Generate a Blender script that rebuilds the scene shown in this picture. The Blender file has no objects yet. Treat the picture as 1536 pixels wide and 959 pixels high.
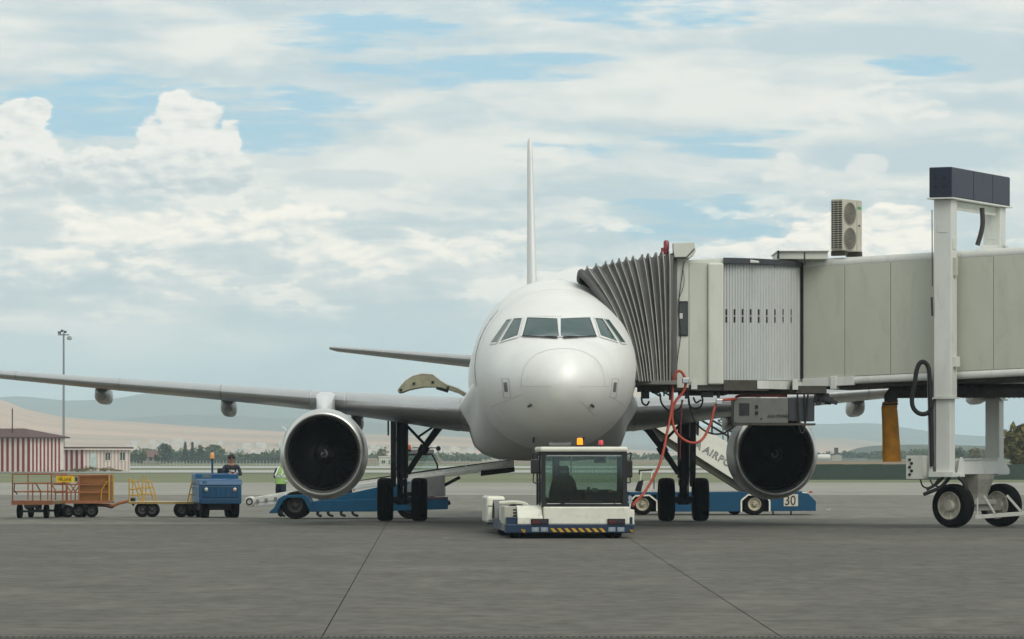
import bpy, bmesh, math, random
from math import sin, cos, pi, radians, sqrt
from mathutils import Vector, Matrix
random.seed(7)
SC = bpy.context.scene
COL = SC.collection

# ------------------------------------------------------------------ camera
FPX, EYE, HOR = 6260.0, 1.72, 686.0          # focal length in photo pixels, eye height, horizon row
cam_d = bpy.data.cameras.new('camera')
cam = bpy.data.objects.new('camera', cam_d); COL.objects.link(cam)
cam.location = (0, 0, EYE); cam.rotation_euler = (pi/2, 0, 0)
cam_d.sensor_width = 36.0; cam_d.lens = FPX/1536*36.0
cam_d.shift_y = (HOR-479.5)/1536
cam_d.clip_start = 1.0; cam_d.clip_end = 60000
SC.camera = cam

# ------------------------------------------------------------------ light
SUN_EL, SUN_AZ = radians(43), radians(34)     # azimuth measured to the right of straight behind the camera
SC.view_settings.view_transform = 'Standard'; SC.view_settings.look = 'None'
SC.view_settings.exposure = 0.17; SC.view_settings.gamma = 1.0
sun_d = bpy.data.lights.new('sun', 'SUN'); sun_d.energy = 1.5; sun_d.angle = radians(40)
sun_d.color = (1.0, 0.95, 0.87)
sun = bpy.data.objects.new('sun', sun_d); COL.objects.link(sun)
sdir = Vector((sin(SUN_AZ)*cos(SUN_EL), -cos(SUN_AZ)*cos(SUN_EL), sin(SUN_EL)))   # towards the sun
sun.rotation_euler = sdir.to_track_quat('Z', 'Y').to_euler(); sun.location = (30, -20, 60)
try:
    SC.cycles.max_bounces = 8; SC.cycles.transparent_max_bounces = 12; SC.cycles.volume_bounces = 1
    SC.cycles.caustics_reflective = False; SC.cycles.caustics_refractive = False
except Exception: pass

def lin(c):
    return tuple(((v/255)/12.92 if v/255 <= 0.04045 else ((v/255+0.055)/1.055)**2.4) for v in c)

# ------------------------------------------------------------------ sky (world): Nishita blue under procedural cloud
class NT:
    def __init__(s, tree): s.t = tree; s.n = tree.nodes; s.l = tree.links
    def put(s, sock, v):
        if v is None: return
        if hasattr(v, 'is_linked') or isinstance(v, bpy.types.NodeSocket): s.l.new(v, sock)
        else: sock.default_value = v
    def m(s, op, a, b=None, c=None, clamp=False):
        n = s.n.new('ShaderNodeMath'); n.operation = op; n.use_clamp = clamp
        for i, v in enumerate((a, b, c)): s.put(n.inputs[i], v)
        return n.outputs[0]
    def ss(s, x, a, b, o0=0.0, o1=1.0):
        n = s.n.new('ShaderNodeMapRange'); n.interpolation_type = 'SMOOTHSTEP'
        s.put(n.inputs[0], x); n.inputs[1].default_value = a; n.inputs[2].default_value = b
        n.inputs[3].default_value = o0; n.inputs[4].default_value = o1
        return n.outputs[0]
    def vec(s, x, y, z):
        n = s.n.new('ShaderNodeCombineXYZ'); s.put(n.inputs[0], x); s.put(n.inputs[1], y); s.put(n.inputs[2], z)
        return n.outputs[0]
    def noise(s, v, scale, detail=5, rough=0.55, dist=0.0):
        n = s.n.new('ShaderNodeTexNoise'); s.put(n.inputs['Vector'], v); n.inputs['Scale'].default_value = scale
        n.inputs['Detail'].default_value = detail; n.inputs['Roughness'].default_value = rough
        n.inputs['Distortion'].default_value = dist
        return n.outputs[0]
    def mix(s, f, a, b):
        n = s.n.new('ShaderNodeMix'); n.data_type = 'RGBA'; s.put(n.inputs[0], f)
        for k, v in ((6, a), (7, b)):
            if isinstance(v, tuple): n.inputs[k].default_value = (*v[:3], 1)
            else: s.l.new(v, n.inputs[k])
        return n.outputs[2]

def build_sky():
    w = bpy.data.worlds.new('World'); SC.world = w; w.use_nodes = True
    T = NT(w.node_tree); T.n.clear()
    out = T.n.new('ShaderNodeOutputWorld'); bg = T.n.new('ShaderNodeBackground')
    T.l.new(bg.outputs[0], out.inputs[0]); bg.inputs[1].default_value = 0.1
    sky = T.n.new('ShaderNodeTexSky'); sky.sky_type = 'NISHITA'; sky.sun_disc = False
    sky.sun_elevation = SUN_EL; sky.sun_rotation = pi-SUN_AZ
    sky.air_density = 1.0; sky.dust_density = 1.2; sky.ozone_density = 1.5
    tc = T.n.new('ShaderNodeTexCoord'); sp = T.n.new('ShaderNodeSeparateXYZ'); T.l.new(tc.outputs['Generated'], sp.inputs[0])
    x, y, z = sp.outputs
    az = T.m('ARCTAN2', x, y)                     # bearing, radians, 0 straight ahead
    el = T.m('ARCSINE', z)                        # elevation, radians
    # degrees make readable numbers; clouds are wider than tall
    A = T.m('MULTIPLY', az, 180/pi); E = T.m('MULTIPLY', el, 180/pi)
    P = T.vec(x, y, T.m('MULTIPLY', z, 2.6))      # seamless coordinate on the sphere, flattened
    S = T.vec(x, y, T.m('MULTIPLY', z, 6.0))
    AE = T.vec(A, E, 0.0)
    def px(u, v): return (math.degrees(math.atan((u-768)/FPX)), math.degrees(math.atan((HOR-v)/FPX)))
    def blob(u, v, ru, rv, wob=None, soft=1.0):
        """0..1 bump round a bearing / elevation"""
        a0, e0 = px(u, v)
        da = T.m('MULTIPLY', T.m('SUBTRACT', A, a0), FPX*pi/180/ru); de = T.m('MULTIPLY', T.m('SUBTRACT', E, e0), FPX*pi/180/rv)
        r2 = T.m('ADD', T.m('MULTIPLY', da, da), T.m('MULTIPLY', de, de))
        return T.m('SUBTRACT', 1.0, r2)
    def maxall(L):
        r = L[0]
        for k in L[1:]: r = T.m('SMOOTH_MAX', r, k, 0.12)
        return r
    n_big = T.noise(S, 13.0, 6, 0.55, 0.6)        # streaky veil
    n_mid = T.noise(P, 34.0, 8, 0.6, 0.35)        # lumps
    n_fin = T.noise(P, 110.0, 7, 0.6, 0.2)
    n_str = T.noise(S, 40.0, 5, 0.5, 0.3)
    # blue holes in the veil
    n_str2 = T.noise(S, 110.0, 5, 0.55, 0.3)
    wisp = T.m('ADD', T.m('MULTIPLY', T.m('SUBTRACT', n_str, 0.5), 4.2), T.m('MULTIPLY', T.m('SUBTRACT', n_str2, 0.5), 2.0))
    holes = maxall([blob(170, 168, 330, 52), blob(430, 180, 130, 50), blob(575, 45, 160, 36), blob(690, 105, 190, 28), blob(930, 14, 200, 28), blob(800, 88, 120, 12),
                    blob(850, 225, 110, 14), blob(1085, 206, 120, 12), blob(1080, 228, 80, 12), blob(1060, 335, 160, 46), blob(1390, 100, 70, 16), blob(60, 165, 150, 50)])
    hole = T.ss(T.m('ADD', holes, wisp), -0.25, 1.0)
    veil_noise = T.m('ADD', n_big, T.m('MULTIPLY', T.m('SUBTRACT', n_str, 0.5), 0.5))
    veil = T.m('MAXIMUM', T.m('MULTIPLY', T.ss(veil_noise, 0.22, 0.48), 0.97), 0.86)
    veil = T.m('MULTIPLY', veil, T.m('SUBTRACT', 1.0, T.m('MULTIPLY', hole, 0.92)))
    blue_n = T.n.new('ShaderNodeMix'); blue_n.data_type = 'RGBA'; blue_n.inputs[0].default_value = 0.72
    T.l.new(sky.outputs[0], blue_n.inputs[6]); blue_n.inputs[7].default_value = (3.1, 5.8, 7.5, 1)
    blue = blue_n.outputs[2]
    # veil colour: warm white to cool grey (values are x10 because the background strength is 0.1)
    vt = T.m('ADD', n_big, T.m('ADD', T.m('MULTIPLY', T.m('SUBTRACT', n_mid, 0.5), 0.75), T.m('MULTIPLY', T.m('SUBTRACT', n_str, 0.5), 0.25)))
    vc = T.mix(T.ss(vt, 0.30, 0.70), (5.55, 6.35, 6.5), (8.3, 8.25, 7.65))
    col = T.mix(veil, blue, vc)
    # relief of the cumulus: the same noise a step towards the sun, subtracted
    Pl = T.vec(T.m('ADD', x, 0.0016), y, T.m('ADD', T.m('MULTIPLY', z, 2.6), 0.0045))
    n75 = T.noise(P, 75.0, 9, 0.60, 0.25); n75s = T.noise(Pl, 75.0, 9, 0.60, 0.25)
    n200 = T.noise(P, 210.0, 6, 0.6, 0.2); n200s = T.noise(Pl, 210.0, 6, 0.6, 0.2)
    n_sh = T.noise(T.vec(x, y, T.m('ADD', T.m('MULTIPLY', z, 2.6), 0.012)), 34.0, 8, 0.6, 0.35)
    relief = T.m('ADD', T.m('MULTIPLY', T.m('SUBTRACT', n75, n75s), 2.0), T.m('MULTIPLY', T.m('SUBTRACT', n200, n200s), 0.7))
    warp = T.m('ADD', T.m('MULTIPLY', T.m('SUBTRACT', n75, 0.5), 2.3), T.m('MULTIPLY', T.m('SUBTRACT', n200, 0.5), 1.1))
    # creamy broken cumulus in a belt low over the horizon, all the way round
    band = T.m('MULTIPLY', T.ss(E, 1.5, 2.3), T.ss(E, 4.1, 3.0))
    lump = T.ss(T.m('ADD', T.m('MULTIPLY', T.m('SUBTRACT', n_mid, 0.5), 1.6), T.m('ADD', T.m('MULTIPLY', T.m('SUBTRACT', n75, 0.5), 1.1), T.m('MULTIPLY', T.m('SUBTRACT', n_big, 0.5), 1.2))), -0.12, 0.16)
    shade = T.m('ADD', T.m('MULTIPLY', T.m('SUBTRACT', n_mid, n_sh), 4.0), T.m('MULTIPLY', relief, 2.2))
    lc = T.mix(T.ss(shade, -0.35, 0.45), (6.5, 7.05, 7.1), (10.0, 9.5, 8.5))
    col = T.mix(T.m('MULTIPLY', T.m('MULTIPLY', band, lump), 0.85), col, lc)
    # individual cumulus heads
    def cumulus(blobs, base_v, top_v, warm, col, k=1.0, soft=0.6, grey=(5.9, 6.6, 6.75), lit=0.5):
        f = T.m('ADD', maxall([blob(*b) for b in blobs]), warp)
        eb, et = px(768, base_v)[1], px(768, top_v)[1]
        mask = T.m('MULTIPLY', T.ss(f, 0.0, soft), T.ss(T.m('ADD', E, T.m('MULTIPLY', T.m('SUBTRACT', n75, 0.5), 0.35)), eb-0.12, eb+0.22))
        rel = T.m('ADD', T.ss(E, eb-0.05, eb+(et-eb)*lit), T.m('MULTIPLY', relief, 1.5))
        rel = T.m('ADD', rel, T.m('MULTIPLY', T.m('SUBTRACT', n_mid, n_sh), 1.6))
        cc = T.mix(T.ss(rel, -0.15, 1.3), grey, warm)
        return T.mix(T.m('MULTIPLY', mask, k), col, cc)
    CR = (10.8, 10.0, 8.7)
    col = cumulus([(1300, 160, 110, 36), (1370, 170, 60, 28), (1240, 175, 70, 24)], 205, 130, (8.6, 8.45, 7.9), col, 0.8)
    col = cumulus([(1300, 250, 34, 20), (1190, 266, 50, 24), (1180, 250, 24, 26)], 290, 235, (8.5, 8.3, 7.7), col, 0.75)
    col = cumulus([(620, 300, 50, 26), (700, 312, 90, 26), (840, 318, 110, 26), (560, 315, 60, 24), (820, 235, 90, 18)], 340, 275, (8.6, 8.45, 7.8), col, 0.75)
    col = cumulus([(1150, 380, 60, 24), (1215, 362, 40, 36), (1270, 350, 50, 42), (1345, 330, 60, 24), (1350, 365, 80, 32), (1080, 385, 60, 16)], 405, 310, CR, col, 0.95, 0.4)
    col = cumulus([(430, 330, 90, 30), (250, 345, 200, 34), (480, 380, 70, 46), (590, 385, 120, 26), (120, 340, 120, 36), (690, 375, 110, 24), (60, 400, 120, 30), (300, 400, 140, 26)], 440, 300, CR, col, 0.85, 0.8, (6.3, 6.9, 7.0), 0.55)
    col = cumulus([(840, 380, 60, 20), (560, 440, 120, 20), (170, 455, 110, 16), (980, 380, 120, 20)], 475, 360, (8.0, 8.1, 7.6), col, 0.6, 0.9)
    # grey underbellies drifting in front of the cream
    def scud(blobs, col, k, c_=(5.4, 6.2, 6.5)):
        f = T.m('ADD', maxall([blob(*b) for b in blobs]), T.m('MULTIPLY', warp, 0.9)); return T.mix(T.m('MULTIPLY', T.ss(f, 0.05, 0.7), k), col, c_)
    col = scud([(340, 385, 90, 26), (400, 400, 60, 18), (40, 345, 70, 34), (560, 350, 60, 14)], col, 0.75)
    col = scud([(650, 490, 110, 26), (520, 270, 120, 18), (760, 300, 120, 16)], col, 0.55)
    WT = (9.0, 8.8, 8.15)
    col = cumulus([(25, 185, 52, 34), (55, 172, 26, 22), (35, 225, 58, 40), (15, 265, 52, 38), (60, 250, 32, 44)], 318, 150, WT, col, 1.0, 0.38, (5.7, 6.3, 6.4), 0.55)
    col = cumulus([(268, 165, 34, 30), (305, 175, 34, 36), (285, 205, 72, 50), (342, 205, 24, 34), (232, 215, 32, 42), (280, 250, 96, 48),
                   (140, 248, 44, 30), (190, 258, 66, 34), (115, 272, 44, 34), (335, 265, 50, 38)], 312, 140, WT, col, 1.0, 0.38, (5.5, 6.15, 6.35), 0.6)
    # pale murk near the horizon
    hz = T.ss(E, 2.3, 0.9)
    n_low = T.noise(P, 16.0, 5, 0.5, 0.4)
    low = T.mix(T.ss(n_low, 0.30, 0.70), (5.3, 6.95, 7.5), (7.2, 8.4, 8.5))
    col = T.mix(T.m('MULTIPLY', hz, 0.9), col, low)
    T.l.new(col, bg.inputs[0])
build_sky()

# ------------------------------------------------------------------ helpers
def W(px, py, d):
    """world point seen at photo pixel px, py at distance d along the view axis"""
    return Vector(((px-768)*d/FPX, d, EYE+(HOR-py)*d/FPX))
def XZ(d, pts): return [((px-768)*d/FPX, EYE+(HOR-py)*d/FPX) for px, py in pts]

def setp(o, label=None, cat=None, group=None, kind=None):
    for k, v in (('label', label), ('category', cat), ('group', group), ('kind', kind)):
        if v: o[k] = v
    return o
def thing(name, label, cat, loc=(0, 0, 0), rz=0.0, group=None):
    o = bpy.data.objects.new(name, None); COL.objects.link(o)
    o.location = loc; o.rotation_euler = (0, 0, rz); o.empty_display_size = 0.3
    o['_rz'] = rz
    return setp(o, label, cat, group)
def root_of(o):
    while o.parent: o = o.parent
    return o
def copy_tree(o, parent=None):
    c = o.copy(); COL.objects.link(c); c.parent = parent
    for ch in list(o.children): copy_tree(ch, c)
    return c

class MB:
    def __init__(s): s.v = []; s.f = []; s.mi = []; s.cur = 0
    def add(s, vs, fs):
        b = len(s.v); s.v += [tuple(v) for v in vs]
        for f in fs: s.f.append(tuple(b+i for i in f)); s.mi.append(s.cur)
        return s
    def slot(s, i): s.cur = i; return s
    def box(s, lo, hi, M=None):
        x0, y0, z0 = lo; x1, y1, z1 = hi
        vs = [(x0, y0, z0), (x1, y0, z0), (x1, y1, z0), (x0, y1, z0), (x0, y0, z1), (x1, y0, z1), (x1, y1, z1), (x0, y1, z1)]
        if M is not None: vs = [M @ Vector(v) for v in vs]
        return s.add(vs, [(0, 3, 2, 1), (4, 5, 6, 7), (0, 1, 5, 4), (1, 2, 6, 5), (2, 3, 7, 6), (3, 0, 4, 7)])
    def bar(s, p, q, w, h=None, up=(0, 0, 1)):
        """oriented box from p to q, w across, h along up"""
        h = w if h is None else h
        p, q = Vector(p), Vector(q); a = (q-p).normalized(); u = Vector(up)
        if abs(a.dot(u)) > 0.98: u = Vector((0, 1, 0))
        r = a.cross(u).normalized(); u = r.cross(a).normalized()
        vs = []
        for e in (p, q):
            for i, j in ((-1, -1), (1, -1), (1, 1), (-1, 1)): vs.append(e+r*(w/2*i)+u*(h/2*j))
        return s.add(vs, [(0, 1, 2, 3), (7, 6, 5, 4), (0, 4, 5, 1), (1, 5, 6, 2), (2, 6, 7, 3), (3, 7, 4, 0)])
    def tube(s, pts, r, n=8, cap=True, smooth=0):
        pts = [Vector(p) for p in pts]
        if smooth: pts = spline(pts, smooth)
        R = r if isinstance(r, (list, tuple)) else [r]*len(pts)
        if len(R) != len(pts): R = [R[min(len(R)-1, int(i*len(R)/len(pts)))] for i in range(len(pts))]
        rings = []; prev = None
        for i, p in enumerate(pts):
            a = (pts[min(i+1, len(pts)-1)]-pts[max(i-1, 0)]).normalized()
            if prev is None:
                u = Vector((0, 0, 1)) if abs(a.z) < 0.9 else Vector((1, 0, 0))
            else: u = prev
            u = (u-a*u.dot(a)).normalized(); prev = u; w = a.cross(u)
            rings.append([p+(u*cos(2*pi*k/n)+w*sin(2*pi*k/n))*R[i] for k in range(n)])
        return s.loft(rings, closed=True, cap=cap)
    def loft(s, rings, closed=True, cap=False):
        n = len(rings[0]); b = len(s.v)
        for r in rings: s.v += [tuple(p) for p in r]
        m = n if closed else n-1
        for i in range(len(rings)-1):
            for k in range(m):
                k2 = (k+1) % n
                s.f.append((b+i*n+k, b+i*n+k2, b+(i+1)*n+k2, b+(i+1)*n+k)); s.mi.append(s.cur)
        if cap:
            s.f.append(tuple(b+k for k in reversed(range(n)))); s.mi.append(s.cur)
            s.f.append(tuple(b+(len(rings)-1)*n+k for k in range(n))); s.mi.append(s.cur)
        return s
    def lathe(s, prof, org=(0, 0, 0), axis='y', n=48, M=None, cap=False):
        """prof: (radius, distance along axis)"""
        rings = []
        for r, t in prof:
            ring = []
            for k in range(n):
                a = 2*pi*k/n; c, q = r*cos(a), r*sin(a)
                v = {'y': (c, t, q), 'x': (t, c, q), 'z': (c, q, t)}[axis]
                v = Vector(v)
                if M is not None: v = M @ v
                ring.append(v+Vector(org))
            rings.append(ring)
        return s.loft(rings, True, cap)
    def prism(s, poly, a, b, plane='xz'):
        """polygon in a plane, extruded from a to b along the third axis"""
        n = len(poly); vs = []
        for t in (a, b):
            for u, v in poly: vs.append({'xz': (u, t, v), 'yz': (t, u, v), 'xy': (u, v, t)}[plane])
        fs = [tuple(range(n)), tuple(range(2*n-1, n-1, -1))]+[(i, i+n, (i+1) % n+n, (i+1) % n) for i in range(n)]
        return s.add(vs, fs)
    def quad(s, a, b, c, d): return s.add([a, b, c, d], [(0, 1, 2, 3)])
    def build(s, name, mat, parent=None, world=False, smooth=None, bevel=0.0, fix=True):
        me = bpy.data.meshes.new(name)
        vs = s.v
        if parent is not None and world:
            r = root_of(parent); Mi = (Matrix.Translation(r.location) @ Matrix.Rotation(r.rotation_euler.z, 4, 'Z')).inverted()
            vs = [tuple(Mi @ Vector(v)) for v in vs]
        me.from_pydata(vs, [], s.f)
        mats = mat if isinstance(mat, (list, tuple)) else [mat]
        for m in mats: me.materials.append(m)
        if len(mats) > 1: me.polygons.foreach_set('material_index', s.mi)
        if fix:
            bm = bmesh.new(); bm.from_mesh(me); bmesh.ops.remove_doubles(bm, verts=bm.verts, dist=1e-5)
            bmesh.ops.recalc_face_normals(bm, faces=bm.faces); bm.to_mesh(me); bm.free()
        if smooth:
            me.polygons.foreach_set('use_smooth', [True]*len(me.polygons)); me.set_sharp_from_angle(angle=radians(smooth))
        me.update()
        o = bpy.data.objects.new(name, me); COL.objects.link(o)
        if parent is not None: o.parent = parent
        if bevel:
            b = o.modifiers.new('soft edge', 'BEVEL'); b.width = bevel; b.segments = 2; b.limit_method = 'ANGLE'; b.angle_limit = radians(40)
            b.harden_normals = False
        return o

def spline(pts, k=6):
    """Catmull-Rom through the points"""
    P = [pts[0]*2-pts[1]]+pts+[pts[-1]*2-pts[-2]]; out = []
    for i in range(1, len(P)-2):
        for j in range(k):
            t = j/k; a, b, c, d = P[i-1], P[i], P[i+1], P[i+2]
            out.append(0.5*((2*b)+(c-a)*t+(2*a-5*b+4*c-d)*t*t+(3*b-a-3*c+d)*t**3))
    out.append(pts[-1]); return out

def pchip(xs, ys):
    n = len(xs); h = [xs[i+1]-xs[i] for i in range(n-1)]; de = [(ys[i+1]-ys[i])/h[i] for i in range(n-1)]
    d = [0.0]*n; d[0] = de[0]; d[-1] = de[-1]
    for i in range(1, n-1):
        if de[i-1]*de[i] > 0:
            w1, w2 = 2*h[i]+h[i-1], h[i]+2*h[i-1]; d[i] = (w1+w2)/(w1/de[i-1]+w2/de[i])
    def f(x):
        if x <= xs[0]: return ys[0]
        if x >= xs[-1]: return ys[-1]
        i = max(k for k in range(n-1) if xs[k] <= x); t = (x-xs[i])/h[i]
        return (ys[i]*(1+2*t)*(1-t)**2+d[i]*h[i]*t*(1-t)**2+ys[i+1]*t*t*(3-2*t)+d[i+1]*h[i]*t*t*(t-1))
    return f

# ------------------------------------------------------------------ materials
MATS = {}
def mat(name, rgb, rough=0.5, metal=0.0, var=0.10, scale=3.0, dirt=0.0, dirt_rgb=(70, 62, 52), bump=0.0, coat=0.0, stretch=(1, 1, 1), spec=0.5, linear=False):
    if name in MATS: return MATS[name]
    m = bpy.data.materials.new(name); m.use_nodes = True; T = NT(m.node_tree); b = m.node_tree.nodes['Principled BSDF']
    c = rgb if linear else lin(rgb)
    tc = T.n.new('ShaderNodeTexCoord'); mp = T.n.new('ShaderNodeMapping'); T.l.new(tc.outputs['Object'], mp.inputs[0]); mp.inputs['Scale'].default_value = stretch
    n = T.noise(mp.outputs[0], scale, 7, 0.6)
    col = T.mix(T.ss(n, 0.3, 0.7), tuple(v*(1-var) for v in c), tuple(min(1, v*(1+var*0.6)) for v in c))
    if dirt:
        n2 = T.noise(mp.outputs[0], scale*2.3, 9, 0.68, 0.4)
        col = T.mix(T.m('MULTIPLY', T.ss(n2, 0.50, 0.74), dirt), col, lin(dirt_rgb))
    T.l.new(col, b.inputs['Base Color'])
    rn = T.m('ADD', rough, T.m('MULTIPLY', T.m('SUBTRACT', n, 0.5), 0.12), clamp=True); T.l.new(rn, b.inputs['Roughness'])
    b.inputs['Metallic'].default_value = metal; b.inputs['Specular IOR Level'].default_value = spec
    if coat: b.inputs['Coat Weight'].default_value = coat; b.inputs['Coat Roughness'].default_value = 0.08
    if bump:
        bn = T.n.new('ShaderNodeBump'); bn.inputs['Strength'].default_value = bump; bn.inputs['Distance'].default_value = 0.02
        T.l.new(T.noise(mp.outputs[0], scale*6, 6, 0.6), bn.inputs['Height']); T.l.new(bn.outputs[0], b.inputs['Normal'])
    MATS[name] = m; return m
def glow(name, rgb, strength):
    m = mat(name, rgb, 0.3, var=0.02); b = m.node_tree.nodes['Principled BSDF']
    b.inputs['Emission Color'].default_value = (*lin(rgb), 1); b.inputs['Emission Strength'].default_value = strength; return m
def glass(name, tint, refl=1.0, rough=0.03):
    if name in MATS: return MATS[name]
    m = bpy.data.materials.new(name); m.use_nodes = True; T = NT(m.node_tree); T.n.clear()
    o = T.n.new('ShaderNodeOutputMaterial'); t = T.n.new('ShaderNodeBsdfTransparent'); g = T.n.new('ShaderNodeBsdfGlossy'); mx = T.n.new('ShaderNodeMixShader')
    fr = T.n.new('ShaderNodeFresnel'); fr.inputs[0].default_value = 1.5
    t.inputs[0].default_value = (*tint, 1); g.inputs['Roughness'].default_value = rough
    T.l.new(T.m('MULTIPLY', fr.outputs[0], refl), mx.inputs[0]); T.l.new(t.outputs[0], mx.inputs[1]); T.l.new(g.outputs[0], mx.inputs[2]); T.l.new(mx.outputs[0], o.inputs[0])
    MATS[name] = m; return m

M_white   = mat('aircraft white', (232, 232, 228), 0.52, 0.22, var=0.035, scale=0.8, dirt=0.14, dirt_rgb=(176, 172, 160))
M_grey    = mat('wing grey', (164, 166, 166), 0.28, var=0.06, scale=0.9, dirt=0.12, dirt_rgb=(120, 120, 118))
M_seam    = mat('seam grey', (192, 192, 188), 0.5)
M_dark    = mat('dark metal', (44, 45, 46), 0.5, 0.3, var=0.2, dirt=0.3)
M_black   = mat('black rubber', (18, 18, 19), 0.75, var=0.25, scale=5, dirt=0.25, dirt_rgb=(62, 60, 56))
M_tyre    = mat('tyre rubber', (13, 13, 14), 0.9, var=0.25, scale=6, dirt=0.2, dirt_rgb=(40, 38, 36), bump=0.2, spec=0.2)
M_lip     = mat('polished intake metal', (214, 213, 208), 0.30, 0.92, var=0.05, scale=2)
M_nac     = mat('nacelle white', (214, 216, 216), 0.3, 0.3, var=0.05, scale=1.2, dirt=0.15, dirt_rgb=(140, 138, 132))
M_blade   = mat('fan blade titanium', (34, 37, 40), 0.32, 0.5, var=0.1)
M_duct    = mat('intake liner', (20, 22, 24), 0.6, 0.1, var=0.1)
M_pane    = mat('cockpit glass', (62, 84, 82), 0.06, var=0.12, scale=1.5, spec=0.7)
M_khaki   = mat('primer khaki', (150, 148, 122), 0.6, var=0.15, scale=4, dirt=0.35, dirt_rgb=(84, 82, 62))
M_strut   = mat('gear grey', (52, 54, 56), 0.45, 0.2, var=0.15, dirt=0.35, dirt_rgb=(36, 35, 33))
M_chrome  = mat('chrome', (200, 200, 200), 0.18, 1.0, var=0.03)
# ------------------------------------------------------------------ ground
def sheet(name, x0, x1, y0, y1, z, m, parent=None, label=None):
    b = MB(); b.quad((x0, y0, z), (x1, y0, z), (x1, y1, z), (x0, y1, z))
    o = b.build(name, m, parent, fix=False)
    if parent is None: o['kind'] = 'structure'
    if label: o['label'] = label
    return o
def ground_mat(name, a, b_, c, scale, stretch=(1, 1, 1), rough=0.85, big=0.03, bump=0.0, stain=0.35, streak=0.0):
    m = bpy.data.materials.new(name); m.use_nodes = True; T = NT(m.node_tree); p = m.node_tree.nodes['Principled BSDF']
    ge = T.n.new('ShaderNodeNewGeometry'); mp = T.n.new('ShaderNodeMapping'); T.l.new(ge.outputs['Position'], mp.inputs[0]); mp.inputs['Scale'].default_value = stretch
    n1 = T.noise(mp.outputs[0], big, 6, 0.6, 0.5); n2 = T.noise(mp.outputs[0], scale, 9, 0.65, 0.2); n3 = T.noise(mp.outputs[0], scale*0.22, 7, 0.6, 0.8)
    col = T.mix(T.ss(n1, 0.34, 0.66), lin(a), lin(b_))
    col = T.mix(T.m('MULTIPLY', T.ss(n3, 0.46, 0.66), stain), col, lin(c))
    col = T.mix(T.ss(n2, 0.2, 0.8), T.mix(0.25, col, (0, 0, 0)), T.mix(0.10, col, (0.6, 0.6, 0.58)))
    if streak:
        n4 = T.noise(mp.outputs[0], 0.55, 8, 0.66, 0.6); n5 = T.noise(mp.outputs[0], 0.16, 6, 0.6, 1.2)
        col = T.mix(T.m('MULTIPLY', T.ss(n4, 0.50, 0.72), streak), col, (0.050, 0.048, 0.043))        # oil and rubber
        col = T.mix(T.m('MULTIPLY', T.ss(n4, 0.48, 0.30), streak*0.7), col, (0.24, 0.225, 0.185))     # dusty scuffs
        col = T.mix(T.m('MULTIPLY', T.ss(n5, 0.52, 0.66), streak*0.8), col, (0.070, 0.064, 0.054))
    T.l.new(col, p.inputs['Base Color']); p.inputs['Roughness'].default_value = rough; p.inputs['Specular IOR Level'].default_value = 0.3
    if bump:
        bn = T.n.new('ShaderNodeBump'); bn.inputs['Strength'].default_value = bump; bn.inputs['Distance'].default_value = 0.01
        T.l.new(n2, bn.inputs['Height']); T.l.new(bn.outputs[0], p.inputs['Normal'])
    return m
M_apron  = ground_mat('worn apron asphalt', (79, 75, 67), (92, 87, 78), (69, 66, 60), 3.0, (1, 0.55, 1), big=0.06, stain=0.5, bump=0.3, streak=0.38)
M_apron2 = ground_mat('apron concrete', (108, 106, 95), (122, 119, 107), (94, 92, 84), 1.5, (1, 0.4, 1), big=0.03, stain=0.45, streak=0.36)
M_joint  = mat('joint tar', (54, 53, 49), 0.9)
M_conc   = ground_mat('pale concrete', (140, 138, 127), (154, 151, 138), (124, 122, 113), 0.7, big=0.02)
M_grassg = ground_mat('airfield turf', (94, 104, 62), (112, 116, 74), (126, 118, 84), 0.25, big=0.012, rough=0.95)
M_far    = ground_mat('dry plain', (124, 118, 92), (108, 112, 80), (150, 132, 108), 0.02, big=0.0016, rough=0.95)
M_run    = ground_mat('runway concrete', (172, 172, 164), (184, 184, 176), (160, 160, 152), 0.1, big=0.01)

sheet('ground', -2600, 2600, -300, 9400, -0.30, M_far)
sheet('airfield_grass', -700, 700, 250, 1500, -0.12, M_grassg)
sheet('runway', -700, 700, 690, 840, -0.08, M_run)
sheet('taxiway', -700, 700, 480, 575, -0.06, M_run)
apron = sheet('apron', -160, 160, -60, 283, -0.03, M_joint)
lx = [-160, -7.3, -2.45, 2.52, 7.9, 160]; lg = [0, .0025, .006, .006, .0025, 0]
for j, (y0, y1, m) in enumerate(((-60, 40.45, M_apron), (40.5, 107, M_apron), (107.02, 190, M_apron2), (190.05, 282.9, M_conc))):
    for i in range(5):
        # joints run almost along the view and lean a little to the left with distance
        f = lambda x, y: x-(y-70)*(0.021 if x < 0 else 0.002)*(0 if abs(x) > 100 else 1)
        b = MB()
        b.quad((f(lx[i], y0)+lg[i], y0, 0), (f(lx[i+1], y0)-lg[i+1], y0, 0), (f(lx[i+1], y1)-lg[i+1], y1, 0), (f(lx[i], y1)+lg[i], y1, 0))
        b.build('concrete_slab', m, apron, fix=False)
# drainage channel grating across the apron close to the camera
ch = MB(); ch.box((-12, 39.55, -0.02), (12, 39.60, 0.012)); ch.box((-12, 39.86, -0.02), (12, 39.91, 0.012))
dr = ch.build('drain_channel', mat('drain frame', (84, 82, 76), 0.7, 0.2)); setp(dr, kind='structure')
gr = MB()
for i in range(400): gr.box((-12+i*0.06, 39.605, -0.01), (-12+i*0.06+0.036, 39.855, 0.008))
g_ = gr.build('grate_bars', mat('drain iron', (92, 88, 84), 0.6, 0.4), dr); g_['kind'] = 'stuff'

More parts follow.
